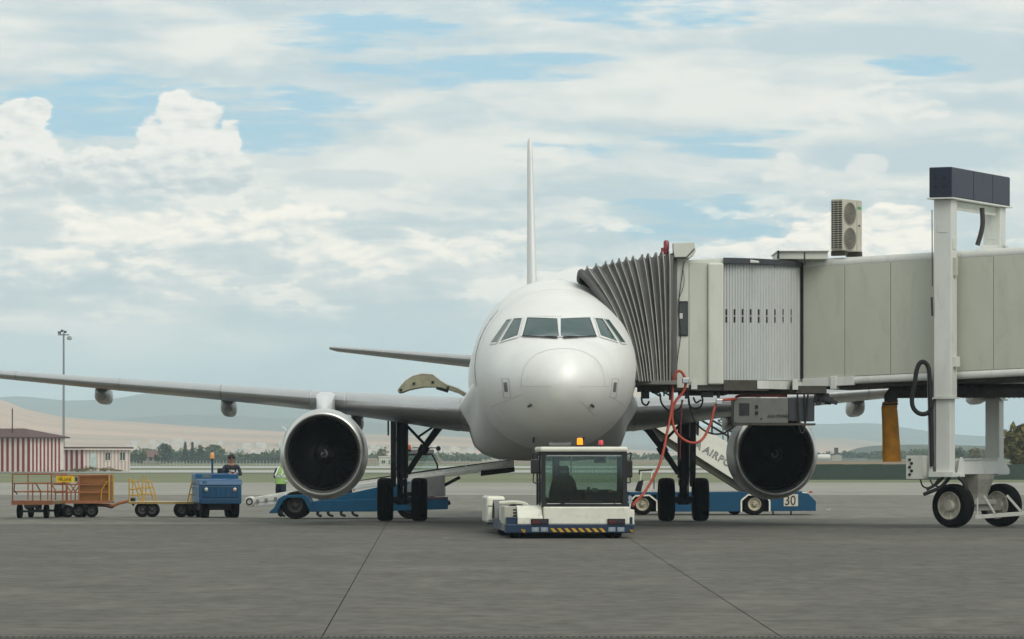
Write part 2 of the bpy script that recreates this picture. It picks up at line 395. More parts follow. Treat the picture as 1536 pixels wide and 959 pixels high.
# ------------------------------------------------------------------ hills
def ridge(name, d, prof, depth, m, step=14, rough=1.0, seed=1, dz=0):
    """prof: photo pixels of the crest; a slope rising away to the crest, then falling"""
    rnd = random.Random(seed)
    f = pchip([p[0] for p in prof], [p[1] for p in prof])
    xs = [prof[0][0]+i*step for i in range(int((prof[-1][0]-prof[0][0])/step)+1)]
    rows = [0.0, 0.12, 0.28, 0.45, 0.62, 0.78, 0.9, 1.0, 1.25, 1.6]
    v = []; F = []
    ph = [rnd.uniform(0, 6.28) for _ in range(6)]
    for r in rows:
        for px in xs:
            crest = (HOR-f(px))*d/FPX+EYE
            dd = d-depth*(1-r)
            hh = crest*(sin(min(r, 1)*pi/2)**1.3 if r <= 1 else max(0, 1-(r-1)*1.5))
            X = (px-768)*d/FPX
            wob = sum(sin(X*0.004*(k+1)*1.7+ph[k]+dd*0.003*(k+1))/(k+1) for k in range(6))
            hh += wob*rough*crest*0.035*min(1, r*2)
            v.append((X*(dd/d if r < 1 else 1), dd, hh-0.5 if r > 0 else -0.5))
    n = len(xs)
    for i in range(len(rows)-1):
        for k in range(n-1): F.append((i*n+k, i*n+k+1, (i+1)*n+k+1, (i+1)*n+k))
    b = MB(); b.add(v, F); o = b.build(name, m, smooth=60); o['kind'] = 'structure'; return o
M_hill1 = ground_mat('stubble hillside', (208, 168, 136), (186, 150, 120), (92, 104, 88), 0.012, (0.3, 1, 1), big=0.004, stain=0.7)
M_hill2 = ground_mat('wooded hillside', (60, 80, 72), (84, 98, 84), (140, 126, 104), 0.006, (0.4, 1, 1), big=0.0016, stain=0.5)
M_hill3 = ground_mat('wood on a rise', (62, 74, 60), (80, 86, 66), (98, 92, 72), 0.05, (1, 1, 1), big=0.01)
ridge('far_hill', 8600, [(-500, 605), (-200, 598), (0, 600), (120, 604), (240, 590), (330, 586), (430, 596), (560, 606), (640, 600), (720, 610), (900, 630), (1100, 640), (1230, 636), (1310, 638), (1400, 650), (1536, 658), (2000, 664)], 2200, M_hill2, seed=3)
ridge('middle_hill', 6200, [(-500, 640), (0, 640), (100, 632), (300, 622), (480, 632), (640, 640), (760, 652), (1000, 668), (1240, 660), (1330, 664), (1450, 670), (2000, 672)], 1500, M_hill2, seed=9, rough=1.6)
ridge('stubble_hill', 4600, [(-500, 590), (-100, 598), (0, 602), (40, 616), (110, 628), (200, 634), (330, 643), (480, 650), (640, 653), (760, 660), (900, 672), (1200, 684)], 1500, M_hill1, seed=5, rough=0.5)
ridge('stubble_field', 5200, [(1120, 680), (1180, 664), (1240, 656), (1300, 660), (1360, 672), (1420, 684)], 900, M_hill1, seed=6, rough=0.5)
ridge('wooded_rise', 1900, [(1215, 686), (1262, 680), (1290, 671), (1320, 668), (1390, 667), (1450, 668), (1536, 670), (1700, 672)], 330, M_hill3, seed=8, rough=1.2)
# ------------------------------------------------------------------ airliner (local: x to the photo's right, y aft from the nose, z up)
PX0, PY0, PRZ = 1.138, 95.0, math.atan(0.0171)
plane = thing('airliner', 'white twin engine passenger jet seen nose on, parked between tow tractor and belt loader', 'airplane', (PX0, PY0, 0), PRZ)
_q = lambda tab: pchip([sqrt(a) for a, _ in tab], [b for _, b in tab])
_top = _q([(0, 3.42), (.03, 3.60), (.1, 3.76), (.3, 4.00), (.6, 4.20), (1, 4.37), (1.5, 4.50), (1.85, 4.57), (2.2, 4.80), (2.65, 5.07), (3.2, 5.34), (4, 5.64), (5, 5.87), (6, 6.00), (7.2, 6.06), (9, 6.07), (27, 6.07), (32, 5.95), (37.4, 5.25)])
_bot = _q([(0, 3.42), (.03, 3.26), (.1, 3.12), (.3, 2.90), (.6, 2.69), (1, 2.50), (1.5, 2.33), (2.5, 2.11), (3.5, 1.99), (5, 1.89), (6.5, 1.86), (9, 1.86), (22, 1.86), (26, 2.2), (30, 3.0), (34, 4.0), (37.4, 4.8)])
_wid = _q([(0, 0), (.03, .19), (.1, .35), (.3, .61), (.6, .86), (1, 1.10), (1.5, 1.33), (2, 1.51), (2.5, 1.65), (3, 1.76), (4, 1.89), (5, 1.955), (6, 1.975), (9, 1.975), (24, 1.975), (27, 1.85), (30, 1.5), (33, 1.0), (36, .5), (37.4, .2)])
_mid = _q([(0, 3.42), (1, 3.46), (3, 3.68), (5, 3.86), (7, 3.95), (24, 3.95), (30, 4.5), (37.4, 5.0)])
def fus(y): q = sqrt(max(y, 0)); return _top(q), _bot(q), _wid(q), _mid(q)
def fus_pt(y, a):
    t, b, w, m = fus(y); c, s_ = cos(a), sin(a)
    return Vector((w*c, y, m+(t-m)*s_ if s_ > 0 else m+(m-b)*s_))
def fus_front(x, z):
    """station where the nose skin meets lateral x, height z"""
    lo, hi = 1e-4, 9.0
    for _ in range(44):
        y = (lo+hi)/2; t, b, w, m = fus(y); h = (t-m) if z > m else (m-b)
        if (x/w)**2+((z-m)/max(h, 1e-4))**2 > 1: lo = y
        else: hi = y
    return hi
def skin(x, z, off=0.0):
    e = 0.01; y = fus_front(x, z)
    n = Vector((fus_front(x+e, z)-fus_front(x-e, z), -2*e, fus_front(x, z+e)-fus_front(x, z-e))).normalized()
    return Vector((x, y, z))+n*off
def px2nose(px, py):
    y = 1.5
    for _ in range(12):
        d = PY0+y; x = (px-768)*d/FPX-(PX0-0.0171*y); z = EYE+(HOR-py)*d/FPX; y = fus_front(x, z)
    return x, z
def patch(mb, quad, off, nu=7, nv=6, thick=0.0):
    """skin-hugging patch inside four (x, z) corners: 0-1 top edge, 3-2 bottom edge"""
    g = []
    for j in range(nv+1):
        for i in range(nu+1):
            u, v = i/nu, j/nv
            x = (quad[0][0]*(1-u)+quad[1][0]*u)*(1-v)+(quad[3][0]*(1-u)+quad[2][0]*u)*v
            z = (quad[0][1]*(1-u)+quad[1][1]*u)*(1-v)+(quad[3][1]*(1-u)+quad[2][1]*u)*v
            g.append(skin(x, z, off))
    F = [(j*(nu+1)+i, j*(nu+1)+i+1, (j+1)*(nu+1)+i+1, (j+1)*(nu+1)+i) for j in range(nv) for i in range(nu)]
    mb.add(g, F)
def line_on_nose(mb, pts, w, off=0.004):
    """thin ribbon following (x, z) points on the skin"""
    for (x0, z0), (x1, z1) in zip(pts, pts[1:]):
        dx, dz = x1-x0, z1-z0; L = sqrt(dx*dx+dz*dz) or 1; nx, nz = -dz/L*w/2, dx/L*w/2
        k = max(1, int(L/0.08))
        for i in range(k):
            a, c = i/k, (i+1)/k
            q = [(x0+dx*a+nx, z0+dz*a+nz), (x0+dx*c+nx, z0+dz*c+nz), (x0+dx*c-nx, z0+dz*c-nz), (x0+dx*a-nx, z0+dz*a-nz)]
            mb.quad(*[skin(*p, off) for p in q])
# fuselage skin
ys = [1e-5, .004, .015, .035, .06, .1, .15, .2, .27, .35, .45, .57, .7, .85, 1, 1.2, 1.4, 1.6, 1.75, 1.85, 1.95, 2.1, 2.3, 2.5, 2.65, 2.8, 3, 3.3, 3.6, 4, 4.5, 5, 5.5, 6, 6.6, 7.3, 8, 9, 11, 14, 18, 22, 24, 26, 28, 30, 32, 34, 36, 37, 37.4]
b = MB(); N = 96
b.loft([[fus_pt(y, 2*pi*k/N) for k in range(N)] for y in ys], True, True)
fuselage = b.build('fuselage', M_white, plane, smooth=60)
# radome outline, access panel seams
b = MB()
rad = [px2nose(px, py) for px, py in ((781.5, 580), (782.5, 566), (786, 552), (794, 540), (806, 531), (821, 525.5), (838, 523), (846, 523), (862, 524), (878, 529), (893, 538), (901, 549), (905.5, 562), (907, 580))]
line_on_nose(b, rad, 0.008); line_on_nose(b, [rad[0], px2nose(827, 580.5)], 0.007); line_on_nose(b, [px2nose(868, 580.5), px2nose(914, 580)], 0.007)
line_on_nose(b, [px2nose(737, 611), px2nose(783, 592)], 0.012); line_on_nose(b, [px2nose(871, 602), px2nose(893, 625)], 0.010)
line_on_nose(b, [px2nose(912, 594), px2nose(940, 612)], 0.009)
for y in (4.25, 6.2):
    for k in range(64):
        a0, a1 = 2*pi*k/64, 2*pi*(k+1)/64; q = []
        for yy, aa in ((y, a0), (y, a1), (y+0.012, a1), (y+0.012, a0)):
            p = fus_pt(yy, aa); c = Vector((0, yy, fus(yy)[3])); q.append(p+(p-c).normalized()*0.004)
        b.quad(*q)
b.build('panel_seam', M_seam, plane)
# flight deck windows with raised frames and wipers
WIN = [[(790.4, 476.5), (839, 478.4), (839.5, 505.6), (782.9, 504.7)], [(771.6, 477.8), (783.8, 477.4), (777.2, 504.7), (750.6, 513.5)], [(760.9, 479.7), (767.8, 479.1), (745.3, 514.4), (735.9, 515.4)]]
for q in WIN:
    c = [px2nose(*p) for p in q]
    for sgn in (1, -1):
        qq = [(x*sgn, z) for x, z in c]
        cx, cz = sum(p[0] for p in qq)/4, sum(p[1] for p in qq)/4
        def grow(k): 
            o = []
            for x, z in qq:
                L = sqrt((x-cx)**2+(z-cz)**2); o.append((x+(x-cx)/L*k, z+(z-cz)/L*k))
            return o
        b = MB(); patch(b, grow(-0.012), 0.010); pane = b.build('cockpit_window', M_pane, plane, smooth=60)
        b = MB(); outer, inner = grow(0.035), grow(-0.015)
        for i in range(4):
            j = (i+1) % 4; patch(b, [outer[i], outer[j], inner[j], inner[i]], 0.016, 7, 1)
        b.build('window_frame', mat('window surround', (218, 220, 218), 0.35, var=0.04), pane, smooth=40)
        b = MB(); i2 = grow(-0.03)
        for i in range(4):
            j = (i+1) % 4; patch(b, [inner[i], inner[j], i2[j], i2[i]], 0.013, 7, 1)
        b.build('window_seal', M_black, pane)
for sgn in (1, -1):
    b = MB(); p = [px2nose(*v) for v in ((783.5, 505.5), (812, 507.0), (836, 506.6))]
    line_on_nose(b, [(x*sgn, z) for x, z in p], 0.022, 0.035); line_on_nose(b, [(p[1][0]*sgn, p[1][1]), (p[2][0]*sgn*0.9, p[2][1]-0.03)], 0.03, 0.03)
    b.build('windscreen_wiper', M_black, plane)
b = MB()
for i in range(14):
    x, z = px2nose(790+i*3.9, 474.6); patch(b, [(x-.012, z+.012), (x+.012, z+.012), (x+.012, z-.012), (x-.012, z-.012)], 0.006, 1, 1)
st = b.build('rain_spray_fitting', M_seam, plane)
for sgn in (1, -1):
    b = MB(); o = [px2nose(*v) for v in ((752.5, 568.5), (763, 568.2), (766, 596.5), (756, 597.2))]
    o = [(x*sgn, z) for x, z in o]
    line_on_nose(b, o+[o[0]], 0.013, 0.005); o2 = b.build('static_plate', M_seam, plane)
    b = MB(); o = [px2nose(*v) for v in ((755.3, 574), (760.5, 573.6), (761.8, 587.8), (757, 588.3))]
    patch(b, [(x*sgn, z) for x, z in o], 0.006, 2, 3); b.build('static_slot', mat('static plate grey', (120, 120, 118), 0.4, 0.3), o2)
    for p0, p1 in (((792, 610.5), (796.5, 607.8)), ((800, 663), (800.5, 657))):
        a_, c_ = px2nose(*p0), px2nose(*p1); A_ = skin(a_[0]*sgn, a_[1]); B_ = skin(c_[0]*sgn, c_[1])
        b = MB(); n = Vector((0, -1, 0)); b.bar(A_+n*0.05, B_+n*0.07, 0.035, 0.035); b.bar(A_, A_+n*0.05, 0.03); b.build('pitot_probe', M_dark, plane)
b = MB(); b.box((-.22, 2.9, 1.98), (.30, 3.6, 2.12)); b.build('antenna_fairing', M_white, plane, bevel=0.05)
# cabin doors on both sides
for sgn in (1, -1):
    b = MB(); g = []
    for j in range(9):
        for i in range(5):
            y = 4.72+i*0.22; zz = 3.45+j*0.225; t, bo, w, m = fus(y); h = (t-m) if zz > m else (m-bo)
            x = w*sqrt(max(0, 1-((zz-m)/h)**2)); g.append((sgn*(x+0.012), y, zz))
    b.add(g, [(j*5+i, j*5+i+1, (j+1)*5+i+1, (j+1)*5+i) for j in range(8) for i in range(4)]); b.build('cabin_door', mat('door white', (222, 223, 222), 0.3, var=0.03), plane, smooth=40)

# belly fairing and wing root fillets
b = MB(); rings = []
FP = [(0, 1.62), (.7, 1.63), (1.25, 1.68), (1.62, 1.80), (1.86, 2.02), (1.95, 2.28), (2.02, 2.52), (2.16, 2.76), (2.30, 2.98), (2.22, 3.18), (2.02, 3.34), (1.80, 3.50)]
full = FP+[(-x, z) for x, z in reversed(FP[1:])]
for y, k in ((9.4, 0), (9.9, .2), (10.5, .55), (11.1, .85), (11.8, 1), (14, 1), (18, 1), (20.5, .95), (22.5, .6), (24.5, 0)):
    r = []
    for x, z in full:
        m = 3.95; hh = m-1.86; xs_ = 1.90*sqrt(max(0, 1-((z-m)/(hh*0.98))**2)) if z > 1.9 else 0.0
        ang = math.atan2(x, -(z-m)/hh); inn = (1.93*sin(ang), m-hh*0.975*cos(ang))
        r.append((inn[0]*(1-k)+x*k, y, inn[1]*(1-k)+z*k))
    rings.append(r)
b.loft(rings, True, True); b.build('belly_fairing', M_white, plane, smooth=50)

# wings
def airfoil(n=18):
    pts = []
    xs_ = [0.5*(1-cos(pi*i/n)) for i in range(n+1)]
    yt = lambda x: 5*(0.2969*sqrt(x)-0.126*x-0.3516*x*x+0.2843*x**3-0.1036*x**4)
    for x in reversed(xs_): pts.append((x, yt(x)*0.92+0.16*x*(1-x)))
    for x in xs_[1:]: pts.append((x, -yt(x)*1.08+0.16*x*(1-x)*0.6))
    return pts
AF = airfoil()
def surf_loft(secs, sgn, vertical=False):
    """secs: (span, y leading edge, z, chord, t/c, nose-up degrees)"""
    rings = []
    for s_, yl, z, c, t, inc in secs:
        r = []
        for x, h in AF:
            yy = yl+c*x; hh = c*t*h-(c*x)*math.tan(radians(inc))
            r.append((s_*sgn, yy, z+hh) if not vertical else (c*t*h, yy, z))
        rings.append(r)
    return rings
WS = [(1.6, 11.5, 2.92, 6.9, .125, 3.2), (2.6, 12.1, 2.97, 6.3, .125, 3.0), (4.2, 12.95, 3.11, 5.3, .12, 2.4), (6.4, 14.15, 3.29, 4.1, .115, 1.6), (9, 15.5, 3.50, 3.35, .11, 1.0), (12, 17.05, 3.74, 2.7, .108, .5), (15, 18.6, 4.00, 2.0, .105, 0), (16.6, 19.45, 4.15, 1.65, .10, -.3), (17.0, 19.8, 4.19, 1.2, .08, -.3)]
def wing_at(s_):
    for a_, c_ in zip(WS, WS[1:]):
        if a_[0] <= s_ <= c_[0]:
            t = (s_-a_[0])/(c_[0]-a_[0]); return [u*(1-t)+v*t for u, v in zip(a_, c_)]
    return list(WS[-1])
M_slatm = mat('slat bare metal', (188, 190, 190), 0.30, 0.75, var=0.06, scale=1.2, dirt=0.15, dirt_rgb=(130, 128, 122))
EX, EZ, EY = 5.75, 1.80, 10.85          # engine axis and intake station
for sgn in (-1, 1):
    b = MB(); b.loft(surf_loft(WS, sgn), True, True); wing = b.build('wing', M_grey, plane, smooth=40)
    # leading edge slats: bare metal skins over the nose of the wing, split at the joints
    js = [2.25, 5.22, 6.17, 8.57, 11.37, 14.27, 16.5]
    for sa, sb in zip(js, js[1:]):
        if abs(sa-5.22) < .01: continue
        rr = []
        for i in range(5):
            S2 = wing_at(sa+.02+(sb-sa-.04)*i/4); r = []
            for x, h in AF[10:29]:
                r.append((sgn*(sa+.02+(sb-sa-.04)*i/4), S2[1]+S2[3]*x-.012, S2[2]+S2[3]*S2[4]*h*1.02+(.006 if h > 0 else -.006)-S2[3]*x*math.tan(radians(S2[5]))))
            rr.append(r)
        MB().loft(rr, closed=False).build('slat', M_slatm, wing, smooth=50)
    # slat joints: narrow dark grooves round the leading edge
    b = MB()
    for s_ in (5.25, 6.15, 8.6, 11.4, 14.3):
        sec = wing_at(s_)
        idx = range(8, 29)
        for i, j in zip(idx, list(idx)[1:]):
            q = []
            for ii, ds in ((i, 0), (j, 0), (j, .022), (i, .022)):
                x, h = AF[ii]; S2 = wing_at(s_+ds); k = 1.012
                q.append((sgn*(s_+ds), S2[1]+S2[3]*x-(0.004 if x < .02 else 0), S2[2]+S2[3]*S2[4]*h*k-S2[3]*x*math.tan(radians(S2[5]))))
            b.quad(*q)
    b.build('slat_joint', M_seam, wing)
    # flap track fairings: canoe pods under the trailing edge
    for s_, wd, drop in ((5.0, .36, .40), (8.5, .40, .42), (12.0, .42, .40)):
        S2 = wing_at(s_); zc = S2[2]-S2[3]*.62*math.tan(radians(S2[5]))-S2[3]*S2[4]*.30
        prof = [(0, .02), (.12, .42), (.35, .72), (.8, .93), (1.5, 1), (2.3, .93), (3.0, .62), (3.6, .18), (3.75, .02)]
        y0 = S2[1]+S2[3]*.42; b = MB()
        b.loft([[Vector((sgn*s_+wd/2*r*abs(cos(2*pi*k/20))**.7*(1 if cos(2*pi*k/20) > 0 else -1), y0+t, zc-drop*.42-t*.03+drop*.62*r*abs(sin(2*pi*k/20))**.7*(1 if sin(2*pi*k/20) > 0 else -1))) for k in range(20)] for t, r in prof], True, True)
        b.build('flap_fairing', M_grey, wing, smooth=50)
    # flap: lower rear surface slightly separate from the wing
    b = MB(); r0 = []
    for s_ in (2.5, 4.2, 6.4, 9, 12):
        S2 = wing_at(s_); y1 = S2[1]+S2[3]*1.005; z1 = S2[2]-S2[3]*math.tan(radians(S2[5]))
        y0 = S2[1]+S2[3]*.74; z0 = S2[2]-S2[3]*.74*math.tan(radians(S2[5]))-S2[3]*S2[4]*.24
        r0.append([(sgn*s_, y0, z0-.02), (sgn*s_, y0+.1, z0-.075), (sgn*s_, y1, z1-.06), (sgn*s_, y1, z1-.03)])
    b.loft(r0, True, True); b.build('flap', M_grey, wing)
    # engine
    eng = MB().lathe([(.865, 1.02), (.862, .7), (.868, .42), (.885, .26)], (sgn*EX, EY, EZ), n=72).build('engine', M_duct, plane, smooth=50)
    sq = Matrix.Diagonal((1.0, 1.0, 1.045)).to_4x4()
    MB().lathe([(.888, .30), (.898, .20), (.920, .10), (.950, .03), (.978, .003), (1.002, .012), (1.028, .05), (1.056, .14), (1.074, .26), (1.082, .36)], (sgn*EX, EY, EZ), n=96, M=sq).build('intake_lip', M_lip, eng, smooth=60)
    MB().lathe([(1.083, .362), (1.095, .6), (1.11, .95), (1.12, 1.5), (1.115, 2.2), (1.06, 3.0), (.95, 3.7), (.86, 4.0), (.83, 4.0), (.60, 4.0), (.55, 4.6), (.42, 5.1), (.30, 5.1), (.22, 4.9), (.10, 5.4), (.01, 5.6)], (sgn*EX, EY, EZ), n=96, M=sq).build('nacelle', M_nac, eng, smooth=45)
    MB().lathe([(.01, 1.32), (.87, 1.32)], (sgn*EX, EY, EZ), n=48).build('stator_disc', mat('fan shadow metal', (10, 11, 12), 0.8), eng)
    sp = MB().lathe([(.004, .52), (.03, .535), (.07, .58), (.13, .68), (.19, .80), (.24, .92), (.26, 1.06)], (sgn*EX, EY, EZ), n=40).build('spinner', mat('spinner grey', (44, 46, 48), 0.45), eng, smooth=60)
    # painted spiral on the spinner
    b = MB(); pr = pchip([.004, .03, .07, .13, .19, .24, .26], [.52, .535, .58, .68, .80, .92, 1.06]); L = []; turns = 34
    for i in range(turns+1):
        t = i/turns; a = (1.15*pi*t+1.2)*1.6; r = .035+.075*t; wdt = .012+.012*sin(pi*min(1, t*1.05))
        L.append([Vector((sgn*EX+(r+e)*cos(a), EY+pr(max(.01, r+e))-.006, EZ+(r+e)*sin(a))) for e in (-wdt, wdt)])
    b.loft(L, closed=False); b.build('spiral_mark', mat('spiral white', (120, 122, 122), 0.5), sp and eng)
    # fan blades: one mesh, 36 copies
    b = MB(); R0, R1 = .24, .858; rings = []
    for i in range(6):
        t = i/5; r = R0+(R1-R0)*t; tw = radians(28+34*t); hw = .085+.035*t-.02*t*t
        rings.append([Vector((e*hw*cos(tw)+.05*t*t*e, 1.10+e*hw*sin(tw)+o_, r)) for e, o_ in ((-1, 0), (0, -.010), (1, 0), (0, .010))])
    b.loft(rings, True, True); bl = b.build('fan_blade', M_blade, eng, smooth=40); bl.location = (sgn*EX, EY, EZ)
    bl.data.transform(Matrix.Translation((0, 0, 0)))
    for k in range(36):
        o = bl if k == 0 else bl.copy()
        if k: COL.objects.link(o); o.parent = eng
        o.rotation_euler = (0, 2*pi*k/36, 0)
    # nacelle strake
    b = MB(); A0 = radians(32 if sgn > 0 else 148); c_ = Vector((cos(A0), 0, sin(A0)*1.045)); o_ = Vector((sgn*EX, EY, EZ)); dn = Vector((-c_.z, 0, c_.x))*.008
    b.add([o_+c_*1.08+Vector((0, .55, 0))-dn, o_+c_*1.27+Vector((0, 1.15, 0))-dn, o_+c_*1.27+Vector((0, 1.6, 0))-dn, o_+c_*1.09+Vector((0, 1.7, 0))-dn,
           o_+c_*1.08+Vector((0, .55, 0))+dn, o_+c_*1.27+Vector((0, 1.15, 0))+dn, o_+c_*1.27+Vector((0, 1.6, 0))+dn, o_+c_*1.09+Vector((0, 1.7, 0))+dn],
          [(0, 1, 2, 3), (7, 6, 5, 4), (0, 4, 5, 1), (1, 5, 6, 2), (2, 6, 7, 3), (3, 7, 4, 0)]); b.build('strake', M_white, eng)
    # pylon
    b = MB(); rr = []
    for y, zt, zb, w_ in ((EY+1.15, EZ+1.175, EZ+.95, .05), (EY+1.5, EZ+1.36, EZ+.9, .17), (EY+2.1, EZ+1.54, EZ+.9, .23), (EY+2.9, EZ+1.62, EZ+.8, .24), (EY+4.6, EZ+1.35, EZ+.75, .22), (EY+6.2, EZ+1.15, EZ+.85, .05)):
        rr.append([(sgn*EX-w_, y, zb), (sgn*EX+w_, y, zb), (sgn*EX+w_, y, zt-.07), (sgn*EX+w_*.55, y, zt), (sgn*EX-w_*.55, y, zt), (sgn*EX-w_, y, zt-.07)])
    b.loft(rr, True, True); b.build('engine_pylon', M_nac, plane, smooth=50)
    # main landing gear
    gx, gy = sgn*3.795, 17.71; inn = -sgn
    leg = MB().tube([(gx, gy, .57), (gx, gy, 1.25)], .105, 16).build('main_landing_gear', M_chrome, plane, smooth=50)
    b = MB(); b.tube([(gx, gy, 1.15), (gx, gy, 1.2), (gx, gy, 2.75)], .16, 18); b.tube([(gx, gy, .95), (gx, gy, 1.12)], .135, 16); b.tube([(gx-.35, gy, .57), (gx+.35, gy, .57)], .10, 14); b.tube([(gx, gy, .44), (gx, gy, .74)], .155, 16); b.tube([(gx-.02, gy-.17, .60), (gx-.02, gy-.32, .92), (gx-.02, gy-.15, 1.24)], .045, 8)
    b.tube([(gx-.12*inn, gy-.14, .5), (gx-.12*inn, gy-.16, 2.6)], .022, 6); b.tube([(gx+.10*inn, gy-.15, .7), (gx+.12*inn, gy-.17, 2.6)], .016, 6)
    b.build('shock_strut', M_strut, leg, smooth=40)
    b = MB(); b.tube([(gx+inn*.13, gy-.05, 1.28), (gx+inn*.55, gy, 1.93), (gx+inn*1.10, gy+.1, 2.68)], [.075, .085, .11], 10); b.tube([(gx+inn*.52, gy-.06, 1.84), (gx+inn*.62, gy-.06, 2.02)], .14, 10); b.build('side_brace', M_strut, leg, smooth=40)
    b = MB(); b.tube([(gx+inn*.14, gy-.05, 2.55), (gx+inn*.62, gy-.04, 2.05)], .038, 8); b.tube([(gx+inn*.42, gy-.04, 2.26), (gx+inn*.95, gy, 2.62)], .030, 8); b.build('lock_link', M_strut, leg, smooth=40)
    b = MB(); b.prism([(gy-.55, 2.78), (gy+.75, 2.78), (gy+.75, 1.5), (gy+.3, 1.05), (gy-.1, .92), (gy-.45, 1.3), (gy-.55, 1.6)], gx-inn*.17, gx-inn*.31, 'yz'); b.bar((gx-inn*.15, gy, 2.2), (gx-inn*.26, gy, 2.2), .1); b.bar((gx-inn*.15, gy, 1.4), (gx-inn*.26, gy, 1.4), .1)
    b.build('gear_door', mat('gear door grey', (74, 76, 77), 0.45, dirt=0.3), leg, bevel=0.015)
    b = MB(); b.prism([(gy-.5, 2.8), (gy+.5, 2.8), (gy+.3, 2.35), (gy-.3, 2.3)], gx-inn*.36, gx-inn*.40, 'yz'); b.build('gear_flap_door', M_grey, leg)
    for e in (-1, 1):
        wx = gx+e*.46
        tp = [(.30, -.17), (.42, -.205), (.50, -.215), (.55, -.19), (.575, -.13), (.585, -.06), (.585, -.055), (.572, -.05), (.572, -.04), (.585, -.035), (.586, .035), (.572, .04), (.572, .05), (.585, .055), (.585, .06), (.575, .13), (.55, .19), (.50, .215), (.42, .205), (.30, .17)]
        b = MB(); b.lathe(tp, (wx, gy, .58), 'x', 56); b.build('tyre', M_tyre, leg, smooth=40)
        b = MB(); b.lathe([(.31, -.17), (.28, -.12), (.15, -.09), (.12, -.16), (.02, -.17)], (wx, gy, .58), 'x', 28); b.lathe([(.31, .17), (.28, .12), (.15, .09), (.12, .16), (.02, .17)], (wx, gy, .58), 'x', 28); b.build('wheel_rim', M_strut, leg, smooth=40)
    # tailplane
    b = MB(); b.loft(surf_loft([(.55, 31.2, 4.60, 4.3, .105, 1.5), (2, 32.1, 4.71, 3.5, .10, 1.5), (6.0, 34.4, 5.10, 1.6, .095, 1.5), (6.22, 34.7, 5.13, 1.1, .08, 1.5)], sgn), True, True); b.build('tailplane', M_grey, plane, smooth=40)
# nose gear
ng = MB().tube([(0, 5.07, .4), (0, 5.0, 2.0)], .09, 14).build('nose_landing_gear', M_strut, plane, smooth=50)
for e in (-1, 1):
    b = MB(); b.lathe([(.18, -.09), (.30, -.11), (.36, -.08), (.38, 0), (.36, .08), (.30, .11), (.18, .09)], (e*.25, 5.07, .38), 'x', 40); b.build('tyre', M_tyre, ng, smooth=45)
    MB().lathe([(.19, -.08), (.08, -.05), (.01, -.05)], (e*.25, 5.07, .38), 'x', 24).lathe([(.19, .08), (.08, .05), (.01, .05)], (e*.25, 5.07, .38), 'x', 24).build('wheel_rim', M_strut, ng, smooth=45)
    MB().prism([(4.6, 1.95), (5.5, 1.95), (5.45, 1.35), (4.7, 1.4)], e*.36, e*.38, 'yz').build('gear_door', M_white, ng)
MB().tube([(-.3, 5.07, .38), (.3, 5.07, .38)], .06, 10).build('axle', M_strut, ng)
# fin
b = MB(); b.loft(surf_loft([(0, 27.6, 5.85, 7.0, .045, 0), (0, 28.9, 6.3, 5.9, .052, 0), (0, 32.9, 10.9, 2.9, .062, 0), (0, 33.5, 11.45, 2.35, .06, 0), (0, 33.9, 11.58, 1.7, .045, 0)], 1, True), True, True)
b.build('tail_fin', M_white, plane, smooth=40)
# rear cargo door swung up over the wing root
def cd(px, py): 
    p = W(px, py, 117.2); return (p.x, p.z)
up = [cd(*p) for p in ((597, 586), (601, 580), (609, 571), (620, 564), (634, 560.5), (650, 562), (661, 571), (672, 577.5), (686, 582), (703, 592))]
lo = [cd(*p) for p in ((599, 590), (604, 589), (613, 585.5), (624, 583), (636, 581), (650, 580.8), (662, 582), (673, 585), (688, 590), (703, 599))]
b = MB(); y0, y1 = 116.4, 118.2
b.loft([[(u[0], y0, u[1]), (u[0], y1, u[1]), (l[0], y1, l[1]), (l[0], y0, l[1])] for u, l in zip(up, lo)], True, True)
cdoor = b.build('cargo_door', [M_khaki], plane, world=True, smooth=40)
b = MB()
for i in (1, 3, 5, 7):
    u, l = up[i], lo[i]; c_ = ((u[0]+l[0])/2, (u[1]*0.35+l[1]*0.65)); b.box((c_[0]-.035, y0-.03, c_[1]-.035), (c_[0]+.035, y0+.02, c_[1]+.035))
b.build('door_latch', M_dark, cdoor, world=True)
b = MB(); l0, l1 = lo[5], lo[7]; b.bar((l0[0]+.1, y0+.15, l0[1]-.03), (l1[0], y0+.15, l1[1]-.05), .12, .09); b.build('door_actuator', M_dark, cdoor, world=True)
b = MB(); b.loft([[(u[0], y0-.012, u[1]+.008), (u[0], y1+.01, u[1]+.008), (u[0], y1+.01, u[1]-.02), (u[0], y0-.012, u[1]-.02)] for u in up], True, True); b.build('door_skin', M_white, cdoor, world=True, smooth=40)
# ------------------------------------------------------------------ passenger boarding bridge (local x along the tunnel to the right and nearer, y across it away)
M_pan   = mat('bridge panel beige', (183, 185, 171), 0.55, var=0.06, scale=1.1, dirt=0.26, dirt_rgb=(128, 122, 106), stretch=(1, 1, .35))
M_pan2  = mat('bridge cream', (204, 206, 195), 0.5, var=0.05, scale=1.4, dirt=0.18, dirt_rgb=(140, 134, 118), stretch=(1, 1, .4))
M_pan2b = mat('bridge pale green', (194, 197, 185), 0.5, var=0.05, scale=1.4, dirt=0.18, dirt_rgb=(140, 136, 120), stretch=(1, 1, .4))
M_steel = mat('bridge white steel', (208, 210, 204), 0.42, var=0.06, scale=1.8, dirt=0.28, dirt_rgb=(140, 128, 108), stretch=(1, 1, .3))
M_slat  = mat('curtain slat', (186, 190, 188), 0.42, var=0.05, scale=2, dirt=0.2, dirt_rgb=(130, 128, 120), stretch=(1, 1, .25))
M_navy  = mat('navy housing', (20, 28, 50), 0.42, var=0.1)
